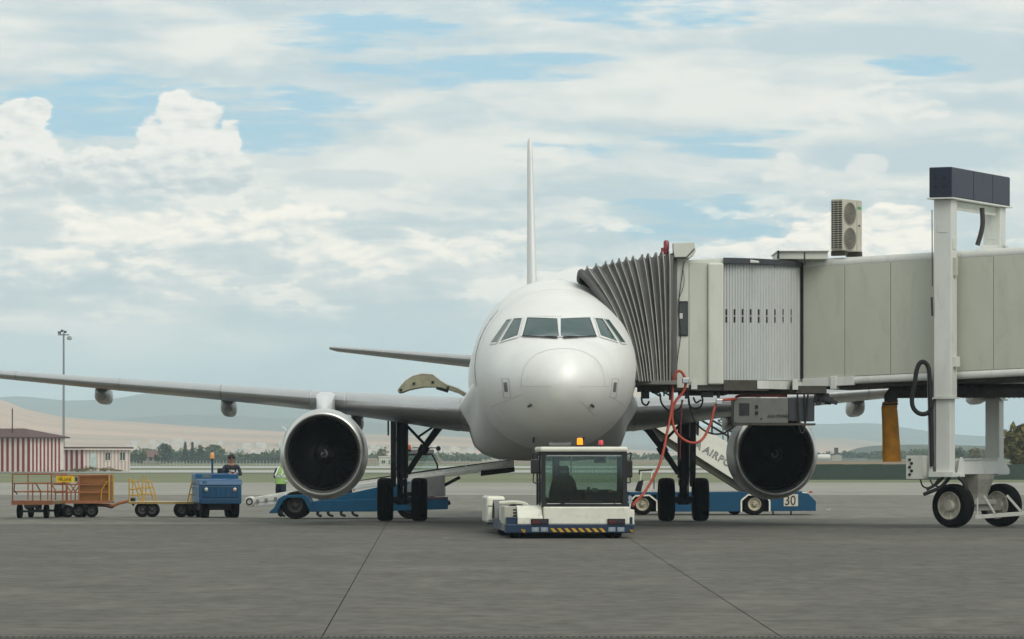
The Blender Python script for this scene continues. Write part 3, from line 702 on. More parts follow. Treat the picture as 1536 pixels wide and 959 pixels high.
M_fold  = mat('bellows fabric', (104, 104, 100), 0.75, var=0.28, scale=2.6, dirt=0.4, dirt_rgb=(58, 56, 52), bump=0.15, stretch=(1, 1, .4))
M_hem   = mat('bellows hem', (172, 171, 163), 0.7, var=0.15, dirt=0.3)
M_pipe  = mat('duct dark', (58, 56, 54), 0.6, var=0.2, dirt=0.3)
M_under = mat('underside shade brown', (70, 66, 58), 0.8, var=0.25, dirt=0.4, dirt_rgb=(34, 32, 30))  # brown set dark to carry the shade beneath the tunnel, mottled by noise
BA = radians(26); BO = Vector((10.49, 101.0, 0))
bridge = thing('jet_bridge', 'beige passenger boarding bridge on white gantry legs docked at the jet with pleated grey hood', 'jet bridge', BO, -BA)
TL = -3.87; SL = 0.035
zb = lambda t: 3.66+SL*(t-TL); zt = lambda t: 6.42+SL*(t-TL)
# tunnel core, then panels with recessed joints on the camera side and the far side
def shear_box(b, x0, x1, y0, y1, a, c, fz0, fz1):
    b.add([(x0, y0, fz0(x0)+a), (x1, y0, fz0(x1)+a), (x1, y1, fz0(x1)+a), (x0, y1, fz0(x0)+a), (x0, y0, fz1(x0)+c), (x1, y0, fz1(x1)+c), (x1, y1, fz1(x1)+c), (x0, y1, fz1(x0)+c)],
          [(0, 3, 2, 1), (4, 5, 6, 7), (0, 1, 5, 4), (1, 2, 6, 5), (2, 3, 7, 6), (3, 0, 4, 7)])
TR = 9.2
b = MB(); shear_box(b, TL, TR, .40, 3.20, -.02, .02, zb, zt); b.build('tunnel_core', M_pan, bridge)
edges = [TL, TL+1.12, TL+2.32, -.22, 1.10, 2.28, 3.46, 4.64, 5.82, 7.0, 8.2, TR]
for x0, x1 in zip(edges, edges[1:]):
    b = MB(); shear_box(b, x0+.006, x1-.006, .35, .405, .004, -.004, zb, zt); b.build('tunnel_panel', M_pan, bridge, bevel=0.006)
    b = MB(); shear_box(b, x0+.006, x1-.006, 3.19, 3.25, .004, -.004, zb, zt); b.build('tunnel_panel', M_pan, bridge)
def rail(name, y, z0, r0, x0, x1, m, base):
    b = MB(); rr = []
    for x in (x0, x1): rr.append([(x, y+r0*cos(2*pi*k/16)*.7, base(x)+z0+r0*sin(2*pi*k/16)) for k in range(16)])
    b.loft(rr, True, True); return b.build(name, m, bridge, smooth=40)
rail('roof_edge', .42, .05, .12, TL, TR, M_steel, zt); rail('roof_edge', 3.2, .05, .12, TL, TR, M_steel, zt)
b = MB(); shear_box(b, TL, TR, .42, 3.18, .02, .14, zt, zt); b.build('roof_sheet', M_steel, bridge, bevel=.03)
rail('bottom_rail', .40, -.09, .10, -2.75, TR, M_steel, zb); rail('bottom_rail', 3.2, -.09, .10, -2.75, TR, M_steel, zb)
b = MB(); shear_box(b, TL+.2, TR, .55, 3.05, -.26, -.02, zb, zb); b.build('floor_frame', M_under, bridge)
b = MB(); shear_box(b, TL-.1, -2.5, .30, .44, -.22, .0, zb, zb); shear_box(b, -3.1, -2.95, .26, .5, -.3, .02, zb, zb); b.build('end_beam', M_steel, bridge, bevel=.01)
b = MB(); shear_box(b, TL-.05, TL+.03, .30, 3.25, -.1, .1, zb, zt); b.build('end_seal', M_black, bridge)
# gantry
def post(nm, y):
    p = MB().box((-.225, y-.21, 3.17), (.225, y+.21, 7.95)).build(nm, M_steel, bridge, bevel=.02)
    MB().box((-.185, y-.17, 1.3), (.185, y+.17, 3.25)).build('inner_leg', M_steel, p, bevel=.015)
    MB().box((-.27, y-.25, 3.13), (.27, y+.25, 3.17)).build('collar', M_steel, p)
    MB().box((-.12, y-.222, 7.15), (.12, y-.208, 7.35)).build('bolt_plate', M_steel, p)
    MB().box((.222, y-.12, 6.75), (.24, y+.12, 7.0)).build('bolt_plate', M_pan2, p)
    MB().box((.225, y-.1, 3.9), (.34, y+.1, 4.15)).build('bracket', M_steel, p, bevel=.01)
    MB().box((.225, y-.08, 6.1), (.30, y+.08, 6.55)).build('bracket', M_pan, p, bevel=.01)
    return p
post('gantry_leg', 0); post('gantry_leg', 3.55)
box_ = MB().box((-.29, -.36, 7.99), (.29, 3.9, 8.72)).build('drive_housing', M_navy, bridge, bevel=.025)
MB().box((-.33, -.40, 7.95), (.33, 3.95, 7.985)).build('housing_flange', M_steel, box_)
for y in (1.2, 2.6):
    MB().box((.289, y-.008, 8.0), (.2935, y+.008, 8.71)).build('housing_joint', M_black, box_)
for i in (0, 1):
    for j in (0, 1):
        MB().lathe([(.001, -.012), (.03, -.012), (.03, .01)], (-.12+.22*i, -.36, 8.25+.2*j), 'y', 12).build('housing_bolt', M_black, box_)
b = MB(); b.box((-.12, .2, 7.76), (.12, 3.35, 7.94)); b.box((.12, .3, 7.72), (.16, 3.2, 7.78)); b.build('gantry_beam', M_pan2, bridge, bevel=.01)
MB().prism([(2.95, 6.75), (4.1, 6.75), (3.9, 7.0), (3.2, 7.0)], -.24, .24, 'yz').build('leg_foot', M_steel, bridge)
bm_ = MB().box((-.25, .55, 1.30), (.25, 3.15, 1.66)).build('base_beam', M_steel, bridge, bevel=.012)
MB().box((-.29, .6, 1.66), (.29, 3.1, 1.685)).build('beam_flange', M_steel, bm_)
MB().prism([(-.30, 1.24), (.56, 1.24), (.56, 1.30), (-.30, 1.37)], -.33, .30, 'yz').build('base_plate', M_steel, bm_, bevel=.01)
for s_ in (-.24, .22):
    MB().prism([(.20, 1.30), (.56, 1.30), (.56, 1.72), (.42, 1.72)], s_, s_+.02, 'yz').build('gusset', M_steel, bm_)
    MB().prism([(3.14, 1.30), (4.0, 1.30), (4.0, 1.42), (3.45, 1.72), (3.14, 1.72)], s_, s_+.02, 'yz').build('gusset', M_steel, bm_)
MB().box((-.22, 3.15, 1.28), (.22, 3.95, 1.33)).build('base_plate', M_steel, bm_)
piv = MB(); cx, cy = .12, 1.95
piv.loft([[(cx+r*cos(2*pi*k/8+.39), cy+r*sin(2*pi*k/8+.39), z) for k in range(8)] for r, z in ((.42, 1.30), (.40, 1.18), (.26, .82), (.24, .62))], True, True)
piv = piv.build('bogie_pivot', mat('bogie grey', (160, 158, 148), 0.55, dirt=0.5, dirt_rgb=(84, 76, 66)), bridge)
# bogie wheels: axle turned 43 degrees to the view
Cw = BO+Vector((cos(BA)*cx+sin(BA)*cy, -sin(BA)*cx+cos(BA)*cy, 0)); nn = Vector((-sin(radians(43)), -cos(radians(43)), 0)); tt = Vector((nn.y*-1, nn.x, 0))
M_hub = mat('wheel hub cream', (196, 192, 178), 0.5, dirt=0.45, dirt_rgb=(112, 100, 82), scale=5)
for e in (1, -1):
    R_ = Matrix.Rotation(radians(180-43) if True else 0, 4, 'Z')       # lathe axis y turned onto -nn
    c_ = Cw+nn*(.98*e)+Vector((0, 0, .535))
    tp = [(.34, -.17), (.40, -.20), (.48, -.205), (.515, -.17), (.533, -.10), (.535, -.05), (.526, -.045), (.526, -.035), (.535, -.03), (.535, .03), (.526, .035), (.526, .045), (.535, .05), (.533, .10), (.515, .17), (.48, .205), (.40, .20), (.34, .17)]
    whl = MB().lathe(tp, c_, 'y', 64, M=R_).build('bogie_wheel', M_tyre, bridge, world=True, smooth=40)
    MB().lathe([(.345, -.175), (.33, -.19), (.315, -.16), (.29, -.10), (.20, -.085), (.155, -.09), (.15, -.16), (.12, -.215), (.05, -.225), (.002, -.226)], c_, 'y', 40, M=R_).lathe([(.345, .175), (.33, .19), (.315, .16), (.29, .10), (.20, .085), (.155, .09), (.15, .16), (.12, .215), (.05, .225), (.002, .226)], c_, 'y', 40, M=R_).build('wheel_rim', M_hub, whl, world=True, smooth=35)
    for side in (1, -1):
        for k in range(8):
            a = 2*pi*k/8; rr = Vector((tt.x*cos(a), tt.y*cos(a), sin(a)))
            MB().bar(c_+rr*.16+nn*(.10*side), c_+rr*.30+nn*(.115*side), .035, .03).build('wheel_spoke', M_hub, whl, world=True)
b = MB(); b.bar(Cw-nn*.8+Vector((0, 0, .535)), Cw+nn*.8+Vector((0, 0, .535)), .26, .26); b.bar(Cw-nn*.45+Vector((0, 0, .62)), Cw+nn*.45+Vector((0, 0, .62)), .5, .12); b.build('bogie_axle', MATS['bogie grey'], bridge, world=True, bevel=.01)
fr = MB()
for p, q, w_ in (((1462, 776), (1540, 770), .10), ((1476, 744), (1492, 770), .05), ((1510, 743), (1531, 767), .06), ((1466, 747), (1466, 774), .04)):
    fr.bar(W(*p, 101.5), W(*q, 101.5), w_)
fr.build('bogie_frame', mat('frame off white', (186, 186, 178), .5, dirt=.4), bridge, world=True, bevel=.008)
b = MB()
for pts, r in ((((1415, 716), (1405, 726), (1390, 735)), .035), (((1425, 716), (1412, 730), (1398, 737), (1385, 742)), .045), (((1437, 716), (1445, 724), (1448, 735)), .04), (((1380, 718), (1384, 729), (1392, 732), (1402, 726), (1408, 718)), .02), (((1395, 720), (1400, 728), (1408, 730)), .018)):
    b.tube([W(*p, 100.9) for p in pts], r, 8, smooth=5)
b.build('bogie_cable', M_black, bridge, world=True, smooth=60)
# control cabinet, conduit pole, looping power cable
cab_ = MB().box((-.86, -.42, 1.19), (-.46, .10, 1.76)).build('control_cabinet', M_pan2, bridge, bevel=.012)
for k in range(5): MB().lathe([(.002, -.03), (.035, -.03), (.035, .01)], (-.76+.05*(k % 2), -.42, 1.30+.09*k), 'y', 12).build('push_button', M_black if k % 2 else M_dark, cab_)
a0, a1 = W(1396, 708, 100.6), W(1393.5, 556, 100.6)
MB().bar(a0, a1, .09, .07).build('conduit_post', M_steel, bridge, world=True, bevel=.01)
MB().tube([W(1403.5, 700, 101.0), W(1401.5, 560, 101.0)], .045, 8).build('conduit_pipe', mat('conduit grey', (120, 126, 128), 0.5), bridge, world=True)
MB().tube([W(*p, 100.5) for p in ((1398, 700), (1397, 640), (1395, 590), (1394, 560), (1391, 548), (1385, 543), (1379, 546), (1375, 556), (1372, 575), (1368, 598), (1370, 612), (1378, 620), (1388, 621), (1396, 615), (1399, 600))], .055, 10, smooth=5).build('power_cable', M_black, bridge, world=True, smooth=60)
MB().tube([W(*p, 101.8) for p in ((1473, 312), (1474, 335), (1471, 352), (1466, 368))], .06, 10, smooth=5).build('housing_cable', M_pipe, bridge, world=True, smooth=60)
MB().tube([W(1398, 315, 100.7), W(1398.5, 430, 100.7)], .012, 6).build('guide_wire', M_dark, bridge, world=True)
MB().bar(W(1397.5, 446, 100.9), W(1398.5, 474, 100.9), .05, .04).build('door_handle', M_dark, bridge, world=True)
# air duct under the tunnel
D_ = 103.6
duct = MB().tube([W(1337, 604, D_), W(1336, 596, D_), W(1341, 588.5, D_), W(1352, 587, D_), W(1420, 586.5, D_-.6), W(1560, 586, D_-2.2)], .175, 18).build('air_duct', M_pipe, bridge, world=True, smooth=50)
for i in range(26):
    px = 1354+i*7.6; dd = D_-.1-(px-1352)*.0096
    p = W(px, 586.8, dd); MB().lathe([(.174, -.012), (.187, 0), (.174, .012)], p, 'x', 20).build('duct_rib', M_pipe, duct, world=True)
b = MB(); rr = []
for py, cxp, hw in ((603, 1335.5, 11.5), (612, 1334, 11.5), (630, 1335, 12), (655, 1336, 12.5), (680, 1337, 13.5), (693, 1338, 13.5)):
    c_ = W(cxp, py, D_); s_ = hw*D_/FPX
    rr.append([c_+Vector((s_*cos(2*pi*k/20)*(1+.05*sin(3*k+py)), s_*.8*sin(2*pi*k/20), 0)) for k in range(20)])
b.loft(rr, True, False); b.build('duct_sleeve', mat('yellow sleeve', (204, 136, 20), 0.65, var=0.22, scale=4, dirt=0.3, dirt_rgb=(130, 84, 20)), duct, world=True, smooth=60)
MB().tube([W(1323, 607, D_-.2), W(1347, 606, D_-.2)], .02, 6).build('sleeve_clamp', M_dark, duct, world=True)

# cab (world aligned, facing the aircraft door)
D0 = 100.6
def pb(b, px0, px1, py0, py1, d0, d1):
    p, q = W(px0, py1, d0), W(px1, py0, d0); b.box((p.x, d0, p.z), (q.x, d1, q.z)); return b
pb(MB(), 1015, 1085, 391, 577, D0+.05, 104.2).build('cab_core', M_pan2, bridge, world=True)
pb(MB(), 1015.3, 1033, 388, 582, D0-.02, D0+.6).build('cab_panel', M_pan2, bridge, world=True, bevel=.012)
pb(MB(), 1033.6, 1061.6, 393.5, 578, D0, D0+.5).build('cab_panel', M_pan2b, bridge, world=True, bevel=.012)
pb(MB(), 1062.2, 1085.5, 394.5, 577, D0-.10, D0+.6).build('cab_panel', M_pan2, bridge, world=True, bevel=.04)
pb(MB(), 1037, 1046, 572, 584, D0-.05, D0+.1).build('cab_bracket', M_steel, bridge, world=True)
cw = pb(MB(), 1019, 1031, 453, 503, D0-.035, D0-.015).build('cab_window', mat('cab glass', (30, 34, 36), 0.08, spec=.8), bridge, world=True)
b = MB(); pb(b, 1018, 1032, 452, 454, D0-.05, D0-.0); pb(b, 1018, 1032, 502, 504, D0-.05, D0); pb(b, 1018, 1019.2, 454, 502, D0-.05, D0); pb(b, 1030.8, 1032, 454, 502, D0-.05, D0); b.build('window_frame', M_black, cw, world=True)
b = MB(); pb(b, 1019.5, 1024, 470, 478, D0-.04, D0-.036); b.build('window_notice', mat('paper white', (200, 200, 196), .7), cw, world=True)
MB().tube([W(*p, D0-.06) for p in ((1026, 392), (1022, 420), (1019, 445), (1018, 470), (1021, 500), (1016, 540), (1015, 560))], .010, 5, smooth=5).build('cab_cable', M_dark, bridge, world=True)
MB().tube([W(*p, D0-.06) for p in ((1024, 400), (1026, 425), (1017, 452))], .007, 5, smooth=5).build('cab_cable', M_dark, bridge, world=True)
b = MB(); b.prism([(W(px, py, D0).x, W(px, py, D0).z) for px, py in ((1030, 390), (1046, 388), (1085, 385.5), (1115, 386.5), (1140, 391), (1140, 394), (1030, 394))], D0+.3, 104.0); b.build('cab_roof', M_steel, bridge, world=True, bevel=.02)
hd = MB().prism([(W(px, py, D0).x, W(px, py, D0).z) for px, py in ((1009, 365), (1041, 364), (1043, 378), (1040, 384), (1034, 388), (1011, 388))], D0-.25, D0+.5).build('floodlight_box', M_pan2, bridge, world=True, bevel=.015)
MB().tube([W(1012, 386.5, D0-.27), W(1030, 386, D0-.27), W(1042, 373, D0-.27)], .012, 6).build('lid_seam', M_dark, hd, world=True)
bc = MB(); o_ = W(999.5, 382, D0+.2); bc.lathe([(.075, 0), (.075, .07), (.055, .08), (.055, .11), (.07, .12), (.07, .30), (.045, .34), (.002, .35)], o_, 'z', 20); bc.build('red_beacon', mat('beacon red', (128, 34, 44), 0.25, coat=.4), bridge, world=True, smooth=40)
MB().lathe([(.06, 0), (.06, .16), (.002, .17)], W(995, 382, D0+.2), 'z', 14).build('red_beacon', MATS['beacon red'], bridge, world=True, smooth=40)
# rotunda curtain of upright slats
A_, C_, B_ = Vector((5.10, 100.75)), Vector((6.35, 101.15)), Vector((7.14, 103.05))
def arc(t): return A_*(1-t)**2+C_*2*t*(1-t)+B_*t*t
def t_for_px(px):
    lo, hi = 0., 1.
    for _ in range(40):
        m_ = (lo+hi)/2; p = arc(m_)
        if 768+p.x*FPX/p.y < px: lo = m_
        else: hi = m_
    return lo
NS = 27; px0, px1 = 1085.5, 1200
ts = [t_for_px(px0+(px1-px0)*i/NS) for i in range(NS+1)]
for i in range(NS):
    p, q = arc(ts[i]), arc(ts[i+1]); d_ = (q-p); L = d_.length; d_ = d_/L; n_ = Vector((d_.y, -d_.x))
    g = L*.02; z0, z1 = 3.58+.02*i/NS, 6.40
    sec = [p+d_*g, p+d_*(g+L*.10)+n_*.014, p+d_*(L*.5)+n_*.020, q-d_*(g+L*.10)+n_*.014, q-d_*g, q-d_*g-n_*.03, p+d_*g-n_*.03]
    b = MB(); b.prism([(v.x, v.y) for v in sec], z0, z1, 'xy'); b.build('curtain_slat', M_slat, bridge, world=True, smooth=50)
for i in range(9):
    for a, c_ in ((464, 473), (475, 484)):
        t = t_for_px(1089+i*12.05); p = arc(t); q = arc(t+.02); d_ = (q-p).normalized(); n_ = Vector((d_.y, -d_.x)); c3 = p+n_*.026
        z0, z1 = EYE+(HOR-c_)*p.y/FPX, EYE+(HOR-a)*p.y/FPX
        b = MB(); v = [(c3-d_*.024), (c3+d_*.024)]; b.add([(v[0].x, v[0].y, z0), (v[1].x, v[1].y, z0), (v[1].x, v[1].y, z1), (v[0].x, v[0].y, z1)], [(0, 1, 2, 3)]); b.build('vision_slot', M_black, bridge, world=True)
core = [arc(t)+Vector((.02, .14)) for t in [i/12 for i in range(13)]]
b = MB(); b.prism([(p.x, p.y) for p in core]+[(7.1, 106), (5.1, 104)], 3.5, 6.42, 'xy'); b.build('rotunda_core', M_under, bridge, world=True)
b = MB(); b.loft([[(arc(t).x+.10*sx, arc(t).y+.14*sy-.05, z) for sx, sy, z in ((0, -1, 6.40), (0, 1, 6.40), (0, 1, 6.53), (0, -1, 6.53))] for t in [i/14 for i in range(15)]], True, True); b.build('curtain_hood', mat('hood dark', (58, 62, 66), .5), bridge, world=True, smooth=40)
b = MB(); b.loft([[(arc(t).x, arc(t).y+.12*sy-.02, z) for sy, z in ((-1, 3.33), (1, 3.33), (1, 3.58), (-1, 3.58))] for t in [i/14 for i in range(8)]], True, True); b.build('rotunda_sill', M_under, bridge, world=True)
b = MB(); b.loft([[(arc(t).x, arc(t).y+.12*sy-.04, z) for sy, z in ((-1, 3.38), (1, 3.38), (1, 3.58), (-1, 3.58))] for t in [.36, .5, .65, .8, 1.0]], True, True); b.build('rotunda_sill', M_steel, bridge, world=True)
p = W(1191, 574, 102.2); MB().box((p.x-.05, p.y-.3, p.z-.18), (p.x+.08, p.y+.1, p.z+.08)).build('sill_bracket', M_steel, bridge, world=True)
# roof hatch
b = MB(); pb(b, 1168, 1242, 377.5, 389, 102.4, 104.8); b.build('roof_hatch', M_pan2, bridge, world=True, bevel=.015)
b = MB(); pb(b, 1166, 1244, 375.5, 377.4, 102.32, 104.9); b.build('hatch_lid', M_steel, bridge, world=True, bevel=.01)
b = MB(); pb(b, 1166, 1169, 376, 388, 102.2, 102.35); pb(b, 1206, 1208, 378, 398, 102.1, 102.2); b.build('hatch_bracket', M_dark, bridge, world=True)
# floor under the cab, hanging bits
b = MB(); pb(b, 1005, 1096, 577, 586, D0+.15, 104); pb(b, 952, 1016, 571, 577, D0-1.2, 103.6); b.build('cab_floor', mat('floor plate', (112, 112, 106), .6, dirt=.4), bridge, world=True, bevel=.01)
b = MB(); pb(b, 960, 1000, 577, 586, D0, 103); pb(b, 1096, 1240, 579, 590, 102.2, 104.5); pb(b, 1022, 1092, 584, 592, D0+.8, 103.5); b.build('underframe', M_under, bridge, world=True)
for pts in (((962, 580, 974, 598),), ((978, 580, 990, 590),), ((1004, 583, 1008, 600),), ((1028, 585, 1034, 598),), ((1052, 588, 1070, 596),), ((1076, 577, 1080, 597),)):
    b = MB(); a = pts[0]; pb(b, a[0], a[2], a[1], a[3], D0+.3, D0+.6); b.build('underframe_bracket', M_dark, bridge, world=True, bevel=.008)
for pts in (((962, 596), (964, 605), (970, 608), (974, 602)), ((990, 590), (992, 604), (1000, 614), (1010, 618), (1020, 612), (1024, 600)), ((1033, 596), (1034, 608), (1042, 613), (1051, 610), (1054, 600), (1052, 594)), ((1040, 596), (1044, 604), (1052, 600)), ((1033, 598), (1036, 615), (1042, 632), (1055, 645), (1070, 651), (1085, 650), (1098, 642), (1104, 634)), ((1196, 590), (1197, 610), (1199, 640), (1202, 650), (1206, 646), (1208, 620), (1206, 590)), ((1212, 590), (1210, 620), (1206, 645)), ((1222, 590), (1225, 605), (1230, 606), (1231, 596))):
    MB().tube([W(*p, D0+.4) for p in pts], .022, 8, smooth=5).build('hanging_cable', M_black, bridge, world=True, smooth=60)
b = MB()
for a in ((1222, 596, 1250, 604), (1226, 590, 1244, 596), (1238, 600, 1247, 607)): pb(b, *(a[0], a[2], a[1], a[3]), 102.6, 102.9)
b.bar(W(1222, 594, 102.5), W(1256, 605, 102.5), .10); b.build('latch_mechanism', M_dark, bridge, world=True, bevel=.01)

# pleated hood
NF = 12
def leg_pts(f, dep=0.0):
    T_ = (873+137*f**.86, 411-29*f**.55); B_2 = (951.5+55.5*f, 572+1*f)
    mx = (T_[0]+B_2[0])/2+11*(1-f)**1.5; my = (T_[1]+B_2[1])/2-9*(1-f)**1.5
    d_t, d_b = 99.75+.55*f, 98.65+1.65*f; out = []
    for i in range(13):
        t = i/12; x = T_[0]*(1-t)**2+(2*mx-(T_[0]+B_2[0])/2)*2*t*(1-t)+B_2[0]*t*t; y = T_[1]*(1-t)**2+(2*my-(T_[1]+B_2[1])/2)*2*t*(1-t)+B_2[1]*t*t
        out.append(W(x, y, (d_t*(1-t)+d_b*t)))
    return out
def hoop(f, push):
    """U shaped rib: camera-side leg, over the top, far leg; push moves it outwards"""
    L = leg_pts(f); n = []
    for p in reversed(L): n.append(p+Vector((0, -push, 0)))
    top = L[0]
    n[-1] = top+Vector((-push*.2, -push*.8, push*.85)); 
    for t in (.12, .3, .5, .7, .88): n.append(top+Vector((0, 3.35*t, push*.95+.10*sin(pi*t))))
    for p in L: n.append(Vector((p.x, top.y+3.35-(top.y-p.y)*.2+push, p.z)))
    return n
rj = random.Random(12); FJ = [0]+[(k+rj.uniform(-.16, .16))/NF for k in range(1, NF)]+[1]
for k in range(NF):
    f0, f2 = FJ[k], FJ[k+1]; f1 = f0+(f2-f0)*rj.uniform(.38, .62)
    b = MB(); b.loft([hoop(f0, -.045), hoop((f0*.55+f1*.45), -.005), hoop(f1, rj.uniform(.05, .085)), hoop((f1*.6+f2*.4), .0), hoop(f2, -.045)], closed=False)
    fo = b.build('hood_fold', M_fold, bridge, world=True, smooth=25, fix=False)
    MB().tube(hoop(f1, .08), .011, 6).build('fold_hem', M_hem, fo, world=True, smooth=60)
MB().tube(hoop(0.0, .0), .085, 10).build('hood_bumper', mat('bumper foam', (84, 84, 82), .85, var=.2, dirt=.4), bridge, world=True, smooth=60)
b = MB(); pb(b, 1007, 1015.5, 383, 578, D0-.12, D0+.25); b.build('hood_frame', mat('hood frame grey', (96, 96, 94), .55), bridge, world=True, bevel=.02)
pb(MB(), 1007, 1015.5, 380, 392, D0-.1, 104).build('hood_frame', MATS['hood frame grey'], bridge, world=True)

# ------------------------------------------------------------------ air conditioner on the tunnel roof
AA = radians(54); ap = W(1270, 381, 102.9)
ac = thing('air_conditioner', 'beige outdoor air conditioning unit with two round fans standing on the bridge roof', 'air conditioner', (ap.x, 102.9, ap.z), AA)
# local: front faces -y, turned to the right of the camera; louvred side faces -x
MB().box((-.46, -.165, .06), (.46, .165, 1.33)).build('casing', mat('unit cream', (196, 192, 176), .5, dirt=.2), ac, bevel=.015)
for x in (-.35, .35): MB().box((x-.06, -.2, -.06), (x+.06, .2, .06)).build('foot', M_under, ac)
for z in (.36, .98):
    f = MB().lathe([(.275, 0), (.285, -.015), (.262, -.02), (.255, .0)], (-.13, -.167, z), 'y', 36).build('fan_guard', mat('guard grey', (150, 148, 136), .5), ac, smooth=40)
    MB().lathe([(.001, -.002), (.256, -.002)], (-.13, -.166, z), 'y', 36).build('fan_recess', mat('fan shade', (112, 106, 96), .7), f)
    for r in (.06, .11, .16, .21): MB().lathe([(r-.006, -.012), (r, -.018), (r+.006, -.012)], (-.13, -.167, z), 'y', 30).build('guard_ring', MATS['guard grey'], f)
    for k in range(12):
        a = 2*pi*k/12; MB().bar((-.13+.04*cos(a), -.18, z+.04*sin(a)), (-.13+.26*cos(a), -.18, z+.26*sin(a)), .008).build('guard_spoke', MATS['guard grey'], f)
MB().box((.205, -.1675, .08), (.212, -.1645, 1.31)).build('casing_joint', M_dark, ac)
MB().box((.28, -.17, .68), (.36, -.162, .72)).build('casing_latch', M_dark, ac)
MB().box((.24, -.1685, 1.10), (.40, -.164, 1.17)).build('maker_plate', mat('plate green', (70, 160, 110), .5), ac)
MB().box((-.475, -.15, .10), (-.455, .15, 1.29)).build('coil', mat('coil dark', (48, 46, 42), .7), ac)
for k in range(22): MB().box((-.50, -.155, .11+k*.055), (-.47, .155, .125+k*.055)).build('louvre', mat('louvre cream', (176, 172, 158), .5), ac)
for y in (-.06, .06): MB().box((-.503, y-.006, .1), (-.497, y+.006, 1.3)).build('louvre_rod', MATS['louvre cream'], ac)

# ------------------------------------------------------------------ ground power unit hung below the bridge
g0, g1, g2 = W(1100.5, 635, 101.0), W(1182, 597, 101.0), W(1222, 597, 101.0)
gpu = thing('power_unit', 'grey ground power converter box slung under the boarding bridge above an engine', 'power unit', ((g0.x+g1.x)/2, 101.6, g0.z))
MB().box((g0.x, 101.0, g0.z), (g1.x, 102.2, g1.z)).build('casing', mat('unit grey', (104, 106, 100), .5, dirt=.25), gpu, world=True, bevel=.012)
MB().box((g1.x+.003, 101.06, g0.z+.05), (g2.x, 102.1, g1.z)).build('cable_bay', mat('bay dark', (52, 55, 58), .6), gpu, world=True, bevel=.01)
MB().box((g0.x-.01, 100.97, g0.z-.05), (g2.x+.02, 102.2, g0.z-.002)).build('base_tray', M_under, gpu, world=True)
a, c_ = W(1109, 623, 100.98), W(1124, 605, 100.98); MB().box((a.x, 100.98, a.z), (c_.x, 101.01, c_.z)).build('display', mat('display dark', (24, 26, 28), .15), gpu, world=True)
for q in ((1133, 608, 1137, 613), (1133, 617, 1137, 622), (1141, 627, 1143, 629)):
    a, c_ = W(q[0], q[3], 100.98), W(q[2], q[1], 100.98); MB().box((a.x, 100.975, a.z), (c_.x, 101.01, c_.z)).build('switch', M_black, gpu, world=True)
def text(name, s, loc, size, m, parent, world=True, rz=0.0, ry=0.0, align='LEFT', ext=0.004, bold=0.0, sx=1.0):
    """flat lettering in the x-z plane facing -y (then turned by rz, tilted by ry)"""
    cu = bpy.data.curves.new(name, 'FONT'); cu.body = s; cu.size = size; cu.extrude = ext; cu.align_x = align; cu.offset = bold
    tmp = bpy.data.objects.new(name, cu); COL.objects.link(tmp)
    me = bpy.data.meshes.new_from_object(tmp.evaluated_get(bpy.context.evaluated_depsgraph_get())); bpy.data.objects.remove(tmp)
    me.materials.clear(); me.materials.append(m); o = bpy.data.objects.new(name, me); COL.objects.link(o)
    Mx = Matrix.Translation(Vector(loc)) @ Matrix.Rotation(rz, 4, 'Z') @ Matrix.Rotation(ry, 4, 'Y') @ Matrix.Rotation(pi/2, 4, 'X') @ Matrix.Diagonal((sx, 1, 1, 1))
    if parent:
        o.parent = parent
        if world:
            r = root_of(parent); Mx = (Matrix.Translation(r.location) @ Matrix.Rotation(r.rotation_euler.z, 4, 'Z')).inverted() @ Mx
    o.matrix_local = Mx
    return o
text('lettering', 'AXA POWER', W(1151, 626.5, 100.985), .105, M_black, gpu, sx=.9)

# ------------------------------------------------------------------ red air hose looped over the bridge and down to the apron
hose = thing('red_hose', 'long red hose looped under the boarding bridge and hanging down beside the tow tractor', 'hose', W(1012, 600, 100.3))
hp = ((949, 759, 98.6), (954, 752, 98.9), (970, 734, 99.3), (990, 695, 99.6), (1001, 647, 99.9), (1007.5, 610, 100.1), (1009, 580, 100.2), (1012, 563, 100.2), (1017, 557, 100.2), (1023, 559, 100.2), (1028.5, 571, 100.2), (1025.5, 587, 100.2), (1013, 603, 100.15), (1008, 625, 100.1), (1015, 650, 100.1), (1035, 664, 100.1), (1052.6, 660, 100.15), (1065, 637.5, 100.3), (1072.6, 610, 100.4), (1082.6, 601, 100.5), (1103, 598.5, 100.95), (1112, 594, 101.6), (1180, 594, 102.4))
MB().tube([W(*p) for p in hp], .033, 12, smooth=6).build('hose_run', mat('hose red', (168, 68, 50), .55, var=.15, dirt=.25), hose, world=True, smooth=60)
for p in ((1027.5, 571, 100.15), (1078, 603, 100.4)):
    q = W(*p); MB().box((q.x-.07, q.y-.07, q.z-.07), (q.x+.09, q.y+.07, q.z+.07)).build('hose_clamp', M_chrome, hose, world=True, bevel=.02)
MB().tube([W(*p) for p in ((1023, 600, 100.3), (1021, 640, 100.3), (1020, 690, 100.3))], .02, 8).build('drop_line', mat('line maroon', (96, 34, 36), .6), hose, world=True)
